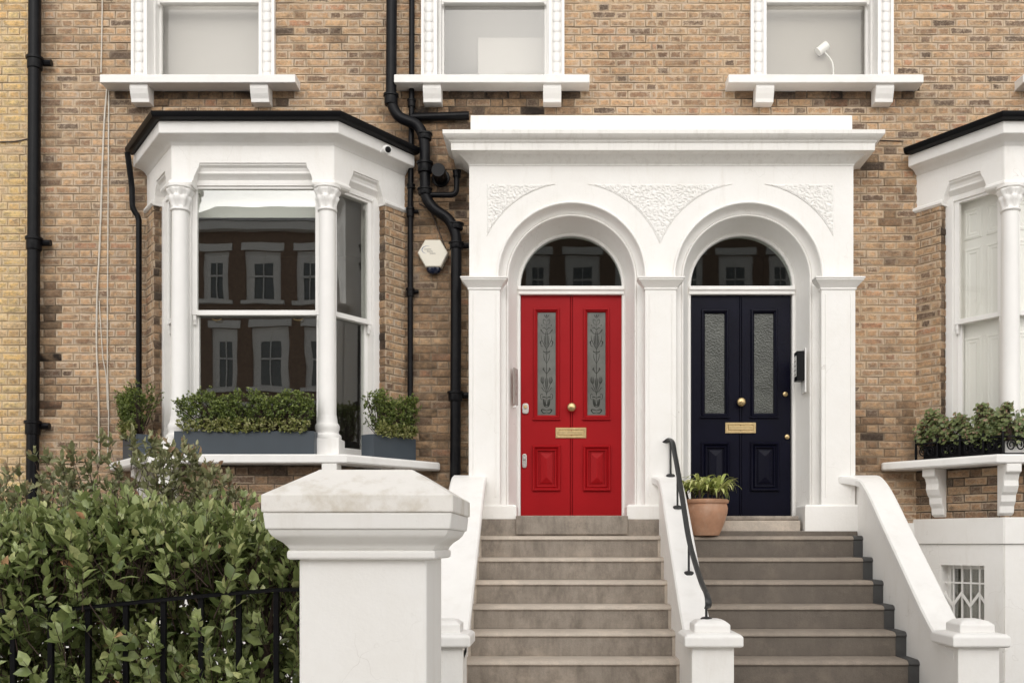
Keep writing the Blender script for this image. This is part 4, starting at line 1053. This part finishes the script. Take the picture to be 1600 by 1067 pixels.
for (p, d, up, L, w, h) in big:
    o = bpy.data.objects.new('leaf', rnd.choice(LV)); col.objects.link(o); o.parent = hedge
    q = Vector((p.x, p.y, p.z + EYE)) - ORG[hedge]
    o.matrix_basis = leaf_matrix(q, d, up) @ Matrix.Scale(L, 4); o.color = (h, 0, 0, 1)
fo.bulk(rnd, rest, 'foliage', 'hedge_leaf', hedge)

# ------------------------------------------------------------------ looser tall shrub behind the hedge
def shrub(name, label, cx, cy, hw, hd, ztop, n, seed, L=.040, w=.0095):
    r = random.Random(seed); s = empty(name, (cx, cy, G), label, 'shrub'); f = Foliage(); st = MB()
    for i in range(n):
        bx = cx + r.gauss(0, hw * .35); b = Vector((bx, cy + r.gauss(0, hd * .3), -.9))
        tx = cx + r.uniform(-hw, hw); k = 1 - ((tx - cx) / hw) ** 2
        t = Vector((tx, cy + r.uniform(-hd, hd), ztop - (1 - k) * .26 - abs(r.gauss(0, .10))))
        pts = spline([b, b.lerp(t, .5) + rv(r) * .06, t], 6); st.tube(pts, [.0045 - .0033 * i_ / (len(pts) - 1) for i_ in range(len(pts))], 5)
        for q in range(len(pts) // 3, len(pts)):
            for _ in range(2):
                if pts[q].z < -.45: continue
                d = (pts[min(q + 1, len(pts) - 1)] - pts[q - 1]).normalized() * .7 + rv(r) * .75
                d = (d + Vector((0, 0, .35))).normalized()
                e = f.shoot(r, pts[q], d, 3, r.uniform(.05, .10), L, w, .8, .93 if q > len(pts) - 2 else None); st.tube([pts[q], e], [.0014, .0008], 4)
        f.shoot(r, t, Vector((r.gauss(0, .1), 0, 1)).normalized(), 4, .08, L * .9, w * .9, .6, .8)
    st.build('stems', 'wood', s, recalc=False, smooth=60); f.bulk(r, f.items, 'foliage', 'shrub_leaf', s)
    return s
shrub('leafy_shrub', 'loose olive shrub with reddish shoot tips rising behind the hedge', X(205, 5.6), 5.6, .55, .35, Z(690, 5.6), 52, 3, .054, .0155)
shrub('leafy_shrub', 'low olive shrub reaching past the thick iron downpipe foot', X(25, 5.9), 5.9, .34, .3, Z(752, 5.9), 22, 8, .054, .0155)
shrub('leafy_shrub', 'thin olive shrub in front of the bay sill beside the gate pier', X(318, 5.7), 5.7, .20, .25, Z(735, 5.7), 16, 9, .054, .0155)

# ------------------------------------------------------------------ pipes
def pipe(name, label, segs, socks, mat='black', group=None):
    y = segs[0][0][0][1] if 0 else None
    root = None
    allp = [p for s in segs for p in s[0]]
    zm = min(p[2] for p in allp); a = min(allp, key=lambda p: p[2])
    root = empty(name, (a[0], a[1], a[2]), label, 'drainpipe', group)
    for path, r, fr_ in segs: MB().tube(fillet(path, fr_, 7) if fr_ else path, r, 16).build('pipe', mat, root, smooth=50)
    for (x, yy, z, r, h, ears) in socks:
        MB().lathe([(r * .98, z - h), (r * 1.16, z - h), (r * 1.2, z - h * .8), (r * 1.2, z + h * .45), (r * 1.38, z + h * .55), (r * 1.38, z + h * .95), (r * 1.2, z + h), (r * .98, z + h)], x, yy, 20).build('socket', mat, root, smooth=30)
        if ears: MB().tube([(x - r * 1.2, yy + r * .6, z + h * .3), (x + r * 2.5, yy + r * .6, z + h * .3)], r * .55, 8).build('bracket', mat, root, smooth=40)
    return root
P = lambda px, py, Y: (X(px, Y), Y, Z(py, Y))
Y1 = 9.30
pipe('drainpipe', 'thick black iron downpipe between yellow and brown brickwork', [([P(55, -160, Y1), P(52, 560, Y1), P(50, 900, Y1)], .056, 0)],
     [P(54.5, 99, Y1) + (.056, .055, 1), P(53.2, 381, Y1) + (.056, .06, 1), P(51.2, 668, Y1) + (.056, .065, 1)])
pipe('drainpipe', 'thin black rainwater pipe dropping from the bay gutter towards the hedge', [([P(199, 238, 9.20), P(206, 290, 9.27), P(207, 326, 9.28), P(217, 340, 9.30), P(217, 720, 9.30)], .026, .05)], [])
Y3 = 9.28
pipe('drainpipe', 'thick black soil pipe with two swan neck bends beside the porch', [([P(613, -160, Y3), P(611, 162, Y3), P(622, 184, Y3), P(655, 196, Y3), P(664, 222, Y3), P(664, 306, Y3), P(676, 326, Y3), P(702, 342, Y3), P(713, 366, Y3), P(711, 800, Y3)], .050, .09),
      ([P(671, 305, Y3), P(713, 305, Y3), P(714, 268, Y3)], .026, .06)],
     [P(611, 156, Y3) + (.052, .05, 0), P(664, 214, Y3) + (.052, .03, 0), P(664, 262, Y3) + (.056, .05, 0), P(664, 300, Y3) + (.052, .03, 0), P(713, 354, Y3) + (.052, .03, 0), P(713, 384, Y3) + (.052, .03, 1), P(711.5, 619, Y3) + (.056, .045, 1), P(714, 272, Y3) + (.03, .03, 0)])
Y4 = 9.36
pipe('drainpipe', 'slim black waste pipe running down between bay and porch', [([P(644, -160, Y4), P(643, 180, Y4), P(641, 320, Y4), P(641, 719, Y4)], .026, 0), ([P(644, 184, Y4), P(733, 181, Y4)], .038, 0)],
     [P(643, 162, Y4) + (.03, .035, 0), P(729, 181, Y4) + (.0, .0, 0), P(641, 332, Y4) + (.030, .045, 1), P(641, 457, Y4) + (.030, .04, 1), P(642, 292, Y4) + (.03, .02, 0)][0:1] + [P(641, 332, Y4) + (.030, .045, 1), P(641, 457, Y4) + (.030, .04, 1), P(642, 292, Y4) + (.03, .02, 0)])
# boiler flue
fx = X(687, 9.3); fz = Z(273, 9.3)
fl = MB()
FL = Frame(0, W0, 1, 0)
fl.disc(FL, fx, .0, fz, .085, .02, 28); fl.disc(FL, fx, -.015, fz, .06, .20, 28); fl.disc(FL, fx, -.2, fz, .064, .02, 28)
tag(fl.build('boiler_flue', 'plastic_black', None, .004, smooth=40), 'round black boiler flue poking from the sooty brickwork', 'flue')

# ------------------------------------------------------------------ alarm box, camera, entry panels, cables
def text(txt, size, loc, mat, parent, name='lettering'):
    cu = bpy.data.curves.new(name, 'FONT'); cu.body = txt; cu.size = size; cu.align_x = 'LEFT'; cu.extrude = .0004
    t = bpy.data.objects.new('tmp', cu); col.objects.link(t)
    dg = bpy.context.evaluated_depsgraph_get(); me = bpy.data.meshes.new_from_object(t.evaluated_get(dg)); bpy.data.objects.remove(t)
    me.materials.clear(); me.materials.append(M[mat]); o = bpy.data.objects.new(name, me); col.objects.link(o)
    o.parent = parent; o.rotation_euler = (R(90), 0, 0); o.location = Vector((loc[0], loc[1], loc[2] + EYE)) - ORG[parent]; return o
YA = 9.31
al = empty('alarm_box', P(676, 426, 9.35), 'cream hexagonal burglar alarm box with dark blue strobe', 'alarm')
hx6 = [P(*q, YA) for q in ((664, 374.4), (687.7, 374.4), (700, 395), (688.8, 417), (664.5, 417), (652, 395))]
c6 = Vector(P(676, 396, YA))
m = MB(); m.loft([[(p[0], W0 - .002, p[2]) for p in hx6], [(p[0], YA + .012, p[2]) for p in hx6], [tuple(Vector(p).lerp(c6, .06)) for p in hx6]]); m.build('cover', 'alarm', al, .003)
m = MB(); zt = Z(417, YA) - .001
m.loft([[(X(676.8, YA) + .068 * math.cos(a) * k, 9.35 + .035 * math.sin(a) * k, zt - dz) for a in (2 * math.pi * i / 20 for i in range(20))] for k, dz in ((1, 0), (1, .018), (.85, .04), (.5, .055), (.1, .058))]); m.build('strobe_lens', 'blue_lens', al, smooth=50)
zb = lambda py: Z(py, YA)
text('Complete', .017, (X(662.5, YA), YA - .002, zb(390.2)), 'ink_grey', al)
text('Security', .017, (X(667, YA), YA - .002, zb(393.6)), 'ink_grey', al)
text('Systems', .017, (X(671.5, YA), YA - .002, zb(396.9)), 'ink_grey', al)
m = MB(); cxs, czs = X(668, YA), zb(390.5); Lp, Rp = [], []
for i in range(17):
    a = R(70 + 190 * i / 16); ww = .0012 + .005 * max(0, math.sin(math.pi * (i / 16)) ** 1.5); rx_, rz_ = .052, .036
    Lp.append((cxs + (rx_ + ww / 2) * math.cos(a), YA - .0015, czs + (rz_ + ww / 2) * math.sin(a))); Rp.append((cxs + (rx_ - ww / 2) * math.cos(a), YA - .0015, czs + (rz_ - ww / 2) * math.sin(a)))
m.loft([Lp, Rp], False, False); m.build('swoosh_mark', 'ink_blue', al, recalc=False)
tag(MB().tube(spline([P(655, 318, 9.38), P(672, 330, 9.38), P(682, 352, 9.38), P(696, 388, 9.37)]), .006, 6).build('alarm_cable', 'cable_dark', None, smooth=60), 'thin brown cable running down brickwork to the alarm box', 'cable')

cy_ = 8.60; cc_ = Vector((X(604, 8.72), 8.70, Z(236, 8.72)))
cctv = empty('security_camera', cc_ + Vector((0, 0, -.05)), 'small white security camera with dark lens under the bay gutter', 'camera')
fd = Vector((.45, -.8, -.25)).normalized()
MB().tube([cc_ + Vector((-.045, .04, .0)), cc_], .022, 12).build('mount', 'plastic_white', cctv, smooth=50)
MB().tube([cc_ - fd * .045, cc_ - fd * .035, cc_ + fd * .0, cc_ + fd * .04, cc_ + fd * .05], [.018, .034, .041, .038, .034], 18).build('camera_body', 'plastic_white', cctv, smooth=50)
MB().tube([cc_ + fd * .045, cc_ + fd * .054], .026, 18).build('lens', 'plastic_black', cctv, smooth=40)

ip = empty('intercom', P(806, 632, 9.3), 'slim steel entry panel on the white jamb beside the red door', 'intercom')
jx = XR - .545
m = MB(); m.hexa([(jx + .004, 9.215, Z(631, 9.22)), (jx + .012, 9.205, Z(631, 9.22)), (jx + .046, 9.325, Z(631, 9.22)), (jx + .036, 9.33, Z(631, 9.22)), (jx + .004, 9.215, Z(574, 9.22)), (jx + .012, 9.205, Z(574, 9.22)), (jx + .046, 9.325, Z(574, 9.22)), (jx + .036, 9.33, Z(574, 9.22))])
m.build('steel_plate', 'alu', ip, .002)
m = MB(); 
for k in range(4): m.tube([(jx + .026, 9.262, Z(585 + k * 10, 9.26)), (jx + .032, 9.258, Z(585 + k * 10, 9.26))], .008, 10)
m.build('buttons', 'chrome', ip, smooth=40)
MB().tube([(jx + .01, 9.22, Z(636, 9.22)), (jx + .035, 9.205, Z(636, 9.22))], .012, 10).build('bell_push', 'plastic_white', ip, smooth=40)

kx = XN + .545
kb = empty('entry_phone', P(1244, 594, 9.25), 'black entry phone box with white name card beside the navy door', 'intercom')
m = MB(); m.box(kx - .085, kx - .012, 9.16, 9.28, Z(594, 9.16), Z(548, 9.16)); m.build('phone_case', 'plastic_black', kb, .006)
m = MB(); m.box(kx - .0875, kx - .0846, 9.185, 9.265, Z(588, 9.2), Z(556, 9.2)); nc = m.build('name_card', 'plastic_white', kb, 0)
m = MB()
for k in range(4): m.box(kx - .0888, kx - .0874, 9.195, 9.25, Z(586 - k * 7, 9.2), Z(584.5 - k * 7, 9.2))
m.build('printed_lines', 'ink_grey', nc, 0)
B('back_plate', 'plastic_white', kb, (kx - .016, kx - .004, 9.14, 9.30, Z(614, 9.2), Z(545, 9.2)), bevel=.003)

CY = 9.385
def cable(pts, r, label): tag(MB().tube(spline([P(a, b, CY) for a, b in pts], 8), r, 6).build('wall_cable', 'cable_white', None, smooth=60), label, 'cable')
cable([(161, -150), (160, 0), (159, 60), (158, 114)], .007, 'white cable clipped above the window sill on brown brick')
cable([(167, 140), (163, 190), (160, 260), (156, 380), (152, 460), (151, 540), (154, 620), (155, 720)], .009, 'thicker slack white cable hanging below the upstairs sill')
cable([(170, 142), (169, 300), (168, 470), (168, 580), (170, 650), (168, 715)], .006, 'straight thin white cable hanging below the upstairs sill')
cable([(155, 470), (158, 520), (161, 560), (166, 590), (168, 640)], .005, 'short loose white cable strand crossing between two hanging cables')
tag(MB().tube(spline([P(-60, 222, CY), P(0, 222, CY), P(25, 221, CY), P(45, 217, CY)]), .006, 6).build('wall_cable', 'cable_dark', None, smooth=60), 'dark cable drooping across the yellow brick to the downpipe', 'cable')
tag(MB().tube(spline([P(1366, 219, CY), P(1385, 220, CY), P(1412, 221, CY)]), .005, 6).build('wall_cable', 'cable_dark', None, smooth=60), 'dark cable between porch cornice and the bay gutter', 'cable')
# gutter clips and end of the right bay gutter are part of that bay
# ------------------------------------------------------------------ planters and plants
def planter(label, fr, u0, u1, d0, d1, z0, z1):
    p = empty('planter_box', fr.pt((u0 + u1) / 2, (d0 + d1) / 2, z0), label, 'planter')
    m = MB(); t = .012
    for q in ((u0, u1, d0, d0 + t), (u0, u1, d1 - t, d1), (u0, u0 + t, d0 + t, d1 - t), (u1 - t, u1, d0 + t, d1 - t)): m.fbox(fr, q[0], q[1], q[2], q[3], z0, z1)
    m.build('box', 'planter', p, .003)
    B('soil', 'soil', p, (u0 + t + .001, u1 - t - .001, d0 + t + .001, d1 - t - .001, z0, z1 - .02), fr=fr, bevel=0)
    return p
def box_plant(label, fr, u0, u1, d0, d1, z0, z1, n, seed, lumps, over=.02, vari=True):
    r = random.Random(seed); s = empty('box_shrub', fr.pt((u0 + u1) / 2, (d0 + d1) / 2, z0), label, 'shrub'); f = Foliage(); v = Foliage(); st = MB()
    for i in range(n):
        u = r.uniform(u0, u1)
        bump = .5 + .5 * math.sin((u - u0) / (u1 - u0) * math.pi * 2 * lumps + seed)
        h = (z1 - z0) * (.80 + .20 * bump + .06 * r.gauss(0, 1)); k = r.random() ** .5
        z = z0 + .015 + k * h; wd = over * (1 + 1.2 * (k - .3))
        d = r.uniform(d0 - wd, d1 + wd) if r.random() < .45 else d0 - wd * r.uniform(.1, 1.1)
        u += (over * .9 * k if u > (u0 + u1) / 2 else -over * .9 * k)
        p = Vector(fr.pt(u, d, z)); o = Vector(fr.pt(u, d - 1, z)) - p
        dr = (Vector((0, 0, .8)) + o * (.7 if d < (d0 + d1) / 2 else -.3) + rv(r) * .7).normalized()
        for j in range(4):
            q = p + dr * .012 * j
            for sg in range(3):
                f.items.append((q, dr * .5 + rv(r), rv(r) * .5 + dr, .019 * r.uniform(.7, 1.2), .0062 * r.uniform(.8, 1.2), min(1, max(0, r.gauss(.30 + .45 * k * (j / 3), .18)))))
        if i % 6 == 0: st.tube([Vector(fr.pt((u + (u0 + u1) / 2) / 2, (d0 + d1) / 2, z0 - .02)), p], .003, 4)
    if vari:
        for i in range(int(n * .30)):
            u = r.uniform(u0, u1); p = Vector(fr.pt(u, d0 - over * r.uniform(.2, 1.5), z0 + r.uniform(-.01, .30) * (z1 - z0)))
            o = Vector(fr.pt(u, d0 - 1, p.z)) - Vector(fr.pt(u, d0, p.z)); dr = (o * .8 + Vector((0, 0, .5)) + rv(r) * .6).normalized()
            for j in range(6): v.items.append((p + dr * .006 * j, dr * .4 + rv(r), rv(r) * .5 + dr, .026 * r.uniform(.7, 1.2), .0085, min(1, max(0, r.gauss(.5, .25)))))
    st.build('stems', 'wood', s, recalc=False); f.bulk(r, f.items, 'foliage', 'box_leaf', s, .25, .05)
    if v.items: v.bulk(r, v.items, 'variegated_foliage', 'vari_leaf', s, .25, .1)
cx = BAYC[0]; A = (cx - HF, YB); WL = (cx - HW, W0); Bp = (cx + HF, YB); WR = (cx + HW, W0)
ff = Frame(A[0], A[1], 1, 0); fl_ = Frame(WL[0], WL[1], A[0] - WL[0], A[1] - WL[1]); fr_ = Frame(Bp[0], Bp[1], WR[0] - Bp[0], WR[1] - Bp[1]); LL = math.hypot(HW - HF, BD)
u0 = X(272, 8.5) - A[0]; u1 = X(491, 8.5) - A[0]
planter('long blue grey planter box on the sill below the bay front window', ff, u0, u1, -.185, -.045, SLT, SLT + .197)
box_plant('clipped boxwood row with pale variegated edging in the long planter', ff, u0 + .04, u1 - .03, -.165, -.06, SLT + .19, Z(617, 8.55), 900, 4, 3.2, .03)
planter('short blue grey planter box on the sill beside the slim waste pipe', fr_, .24, .78, -.235, -.085, SLT, SLT + .20)
box_plant('dark boxwood clump in the short planter beside the slim waste pipe', fr_, .27, .75, -.215, -.10, SLT + .19, Z(622, 9.0), 560, 7, 1.4, .035)
planter('short blue grey planter box on the sill beside the thin rainwater pipe', fl_, LL - .78, LL - .24, -.235, -.085, SLT, SLT + .20)
box_plant('dark boxwood clump in the short planter beside the thin rainwater pipe', fl_, LL - .75, LL - .27, -.215, -.10, SLT + .19, Z(612, 9.0), 560, 9, 1.0, .035)

# right bay: iron guard and trailing geraniums
cx = BAYC[1]; A = (cx - HF, YB); WL = (cx - HW, W0)
gl_ = Frame(WL[0], WL[1], A[0] - WL[0], A[1] - WL[1]); gf = Frame(A[0], A[1], 1, 0)
guard = empty('window_guard', gl_.pt(LL / 2, -.12, SLT), 'black cast iron window box guard with scrolls on the bay sill', 'window guard')
for fr2, a, b in ((gl_, .10, LL + .10), (gf, -.08, .9)):
    m = MB(); m.fbox(fr2, a, b, -.150, -.138, SLT + .002, SLT + .016); m.fbox(fr2, a, b, -.150, -.138, SLT + .15, SLT + .164); m.build('guard_rail', 'black', guard)
    u = a
    while u <= b + .01:
        MB().fbox(fr2, u - .009, u + .009, -.153, -.135, SLT + .002, SLT + .20).build('post', 'black', guard, .002)
        if u + .1 < b:
            for cu_, s_ in ((u + .075, 1), (u + .15, -1)):
                MB().tube([fr2.pt(cu_ + s_ * (.045 - .0016 * t) * math.cos(t * .5), -.144, SLT + .083 + (.055 - .0019 * t) * math.sin(t * .5)) for t in range(22)], .0065, 6).build('scroll', 'black', guard, smooth=60)
        u += .225
B('trough', 'plastic_black', guard, (.16, LL + .05, -.12, -.03, SLT, SLT + .13), fr=gl_); 
def ivy(label, fr, u0, u1, d, z0, z1, n, seed):
    r = random.Random(seed); s = empty('trailing_plant', fr.pt((u0 + u1) / 2, d, z0), label, 'plant'); f = Foliage(); st = MB()
    for i in range(n):
        u = r.uniform(u0, u1); lump = .68 + .32 * math.sin(u * 15 + seed) * math.sin(u * 7.3)
        k = r.random() ** .6; p = Vector(fr.pt(u + r.gauss(0, .02), d - r.uniform(-.04, .07), z0 + .10 + k * (z1 - z0 - .10) * lump - (.09 * r.random() if r.random() < .3 else 0)))
        o = Vector(fr.pt(u, d - 1, p.z)) - Vector(fr.pt(u, d, p.z)); up = (o * .8 + Vector((0, 0, .6)) + rv(r) * .6).normalized()
        base = Vector(fr.pt(u, d, z0 + .10)); 
        if i % 3 == 0: st.tube([base, p], .0022, 4)
        for j in range(5):                                            # each rounded leaf is a fan of five lobes
            a = up.orthogonal().normalized(); b_ = up.cross(a); t = 2 * math.pi * j / 5
            f.items.append((p, a * math.cos(t) + b_ * math.sin(t) + up * .15, up, .022 * r.uniform(.8, 1.15), .0125, min(1, max(0, r.gauss(.45 + .25 * k, .2))) if r.random() > .02 else 1))
    st.build('stems', 'wood', s, recalc=False); f.bulk(r, f.items, 'foliage', 'ivy_leaf', s, .15, .1)
ivy('leafy trailing geranium in the iron guard on the canted bay side', gl_, .10, LL + .02, -.085, SLT + .02, Z(636, 9.0), 1150, 4)
ivy('taller trailing geranium at the corner of the bay window guard', gl_, LL * .78, LL + .12, -.09, SLT + .02, Z(628, 8.8), 620, 6)
ivy('trailing geranium in the iron guard along the bay front', gf, .02, .8, -.09, SLT + .02, Z(636, 8.6), 800, 5)

# ------------------------------------------------------------------ terracotta pot
px_, py_ = 1.335, 8.93; pz = ST_Z + .002
pot = empty('plant_pot', (px_, py_, pz), 'terracotta pot with strappy green plant on the navy door landing', 'plant pot')
MB().lathe([(.10, pz), (.118, pz + .004), (.14, pz + .05), (.172, pz + .13), (.192, pz + .20), (.197, pz + .245), (.190, pz + .275), (.186, pz + .285), (.200, pz + .29), (.205, pz + .30), (.204, pz + .318), (.195, pz + .325), (.18, pz + .325), (.175, pz + .28), (.10, pz + .27)], px_, py_, 40).build('pot', 'terracotta', pot, smooth=35)
MB().lathe([(.02, pz + .29), (.176, pz + .285), (.176, pz + .27), (.02, pz + .27)], px_, py_).build('compost', 'soil', pot)
plant = empty('strappy_plant', (px_, py_, pz + .29), 'light green strappy plant growing in the terracotta pot', 'plant')
r = random.Random(3); SM = []
for k in range(5):
    m_ = []; fs = []; n_ = 7
    for i in range(n_ + 1):
        t = i / n_; w_ = .052 * (math.sin(math.pi * min(1, t * .93 + .07)) ** .7) * (1 - .3 * t) + .001; zz = math.sin(t * (1.6 + .25 * k)) * .62 - (0 if t < .5 else (t - .5) ** 2 * (.5 + .2 * k))
        yy = t * .8
        m_ += [(-w_, yy, zz + .02), (0, yy, zz), (w_, yy, zz + .02)]
        if i: a = 3 * (i - 1); fs += [(a, a + 1, a + 4, a + 3), (a + 1, a + 2, a + 5, a + 4)]
    me = bpy.data.meshes.new('leaf'); me.from_pydata(m_, [], fs); me.materials.append(M['strap_single']); me.shade_smooth(); SM.append(me)
for c in range(11):
    ang = c * 2.4; rad = .02 + .135 * (c / 10) ** .5; bx, by = px_ + rad * math.cos(ang), py_ + rad * math.sin(ang) * .9; hz = pz + .365 + r.uniform(.03, .14) * (1.25 - rad * 4) 
    hx_, hy_ = bx + .25 * (bx - px_), by + .25 * (by - py_)
    MB().tube([(bx, by, pz + .27), (hx_, hy_, hz)], .010, 7).build('stalk', 'wood', plant, smooth=60)
    for j in range(17):
        o = bpy.data.objects.new('leaf', SM[r.randrange(5)]); col.objects.link(o); o.parent = plant
        o.location = Vector((hx_, hy_, hz - .03 * r.random() + EYE)) - ORG[plant]; o.rotation_euler = (r.uniform(-.55, .45), 0, j * 2.399 + r.random()); s_ = r.uniform(.17, .25); o.scale = (s_ * 1.5, s_, s_ * .55); o.color = (min(1, max(0, r.gauss(.78, .22))), 0, 0, 1)

# ------------------------------------------------------------------ the terrace across the street, seen in the window glass
OY = -20.0
def opposite(cx, label):
    low = cx in (-17, -5, 13); top = 6.2 if low else 12.0           # three unseen houses added to fill reflected gaps, kept low to let skylight in
    h = empty('terrace_house', (cx, OY, G), label, 'house', 'terrace houses across the street')
    fo_ = Frame(cx, OY, -1, 0)
    ops = []
    for zc, hh in (((-.4, 2.1), (3.3, 2.0)) if low else ((1.6, 2.3), (5.6, 2.3), (9.4, 1.9))):
        for u, w in ((0, 1.35), (-1.75, .95), (1.75, .95)): ops.append((u - w / 2, u + w / 2, zc, zc + hh))
    rs = [(-2.97, 2.97, G, top)]
    for o_ in ops: rs = subtract(rs, o_)
    m = MB()
    for a, b, c, d in rs: m.fbox(fo_, a, b, 0, .3, c, d)
    m.build('wall', 'opp_brick', h)
    B('eaves', 'opp_white', h, (-2.97, 2.97, -.35, .1, top, top + .35), fr=fo_)
    MB().prism([(-.4, top + .3), (3.5, top + 2.2), (7.4, top + .3)], lambda d, z, u: fo_.pt(u, d, z), -2.97, 2.97).build('roof', 'slate', h)
    if not low:
        B('string_course', 'opp_white', h, (-2.97, 2.97, -.06, .1, 4.9, 5.1), fr=fo_); B('string_course', 'opp_white', h, (-2.97, 2.97, -.06, .1, 8.75, 8.9), fr=fo_)
    for a, b, c, d in ops:
        w = MB(); t = .09
        for q in ((a, a + t, c, d), (b - t, b, c, d), (a + t, b - t, c, c + t), (a + t, b - t, d - t, d), (a + t, b - t, (c + d) / 2 - .03, (c + d) / 2 + .03), ((a + b) / 2 - .015, (a + b) / 2 + .015, c + t, d - t)): w.fbox(fo_, q[0], q[1], .1, .2, q[2], q[3])
        wi = w.build('window', 'opp_white', h)
        B('pane', 'dark_glass', wi, (a + .03, b - .03, .16, .18, c + .03, d - .03), fr=fo_, bevel=0)
        B('curtain', 'opp_white', wi, (a + .09, a + .09 + (b - a) * .16, .13, .158, c + .1, d - .1), fr=fo_, bevel=0); B('curtain', 'opp_white', wi, (b - .09 - (b - a) * .16, b - .09, .13, .158, c + .1, d - .1), fr=fo_, bevel=0)
        B('blind', 'opp_white', wi, (a + .09, b - .09, .145, .155, d - .1 - (d - c) * .18, d - .09), fr=fo_, bevel=0)
        B('sill', 'opp_white', wi, (a - .15, b + .15, -.15, .12, c - .14, c - .001), fr=fo_); B('lintel', 'opp_white', wi, (a - .12, b + .12, -.06, .12, d + .001, d + .28), fr=fo_)
for cx, lb in ((-17, 'added two storey brick house across the street facing the yellow brick house'), (-5, 'added two storey brick house across the street facing the gate pier and hedge'), (13, 'added two storey brick house across the street beyond the far bay window'), (-11, 'brick house across the street mirrored in the bay front window'), (1, 'brick house across the street facing the red door'), (7, 'brick house across the street mirrored in the navy door fanlight')): opposite(cx, lb)
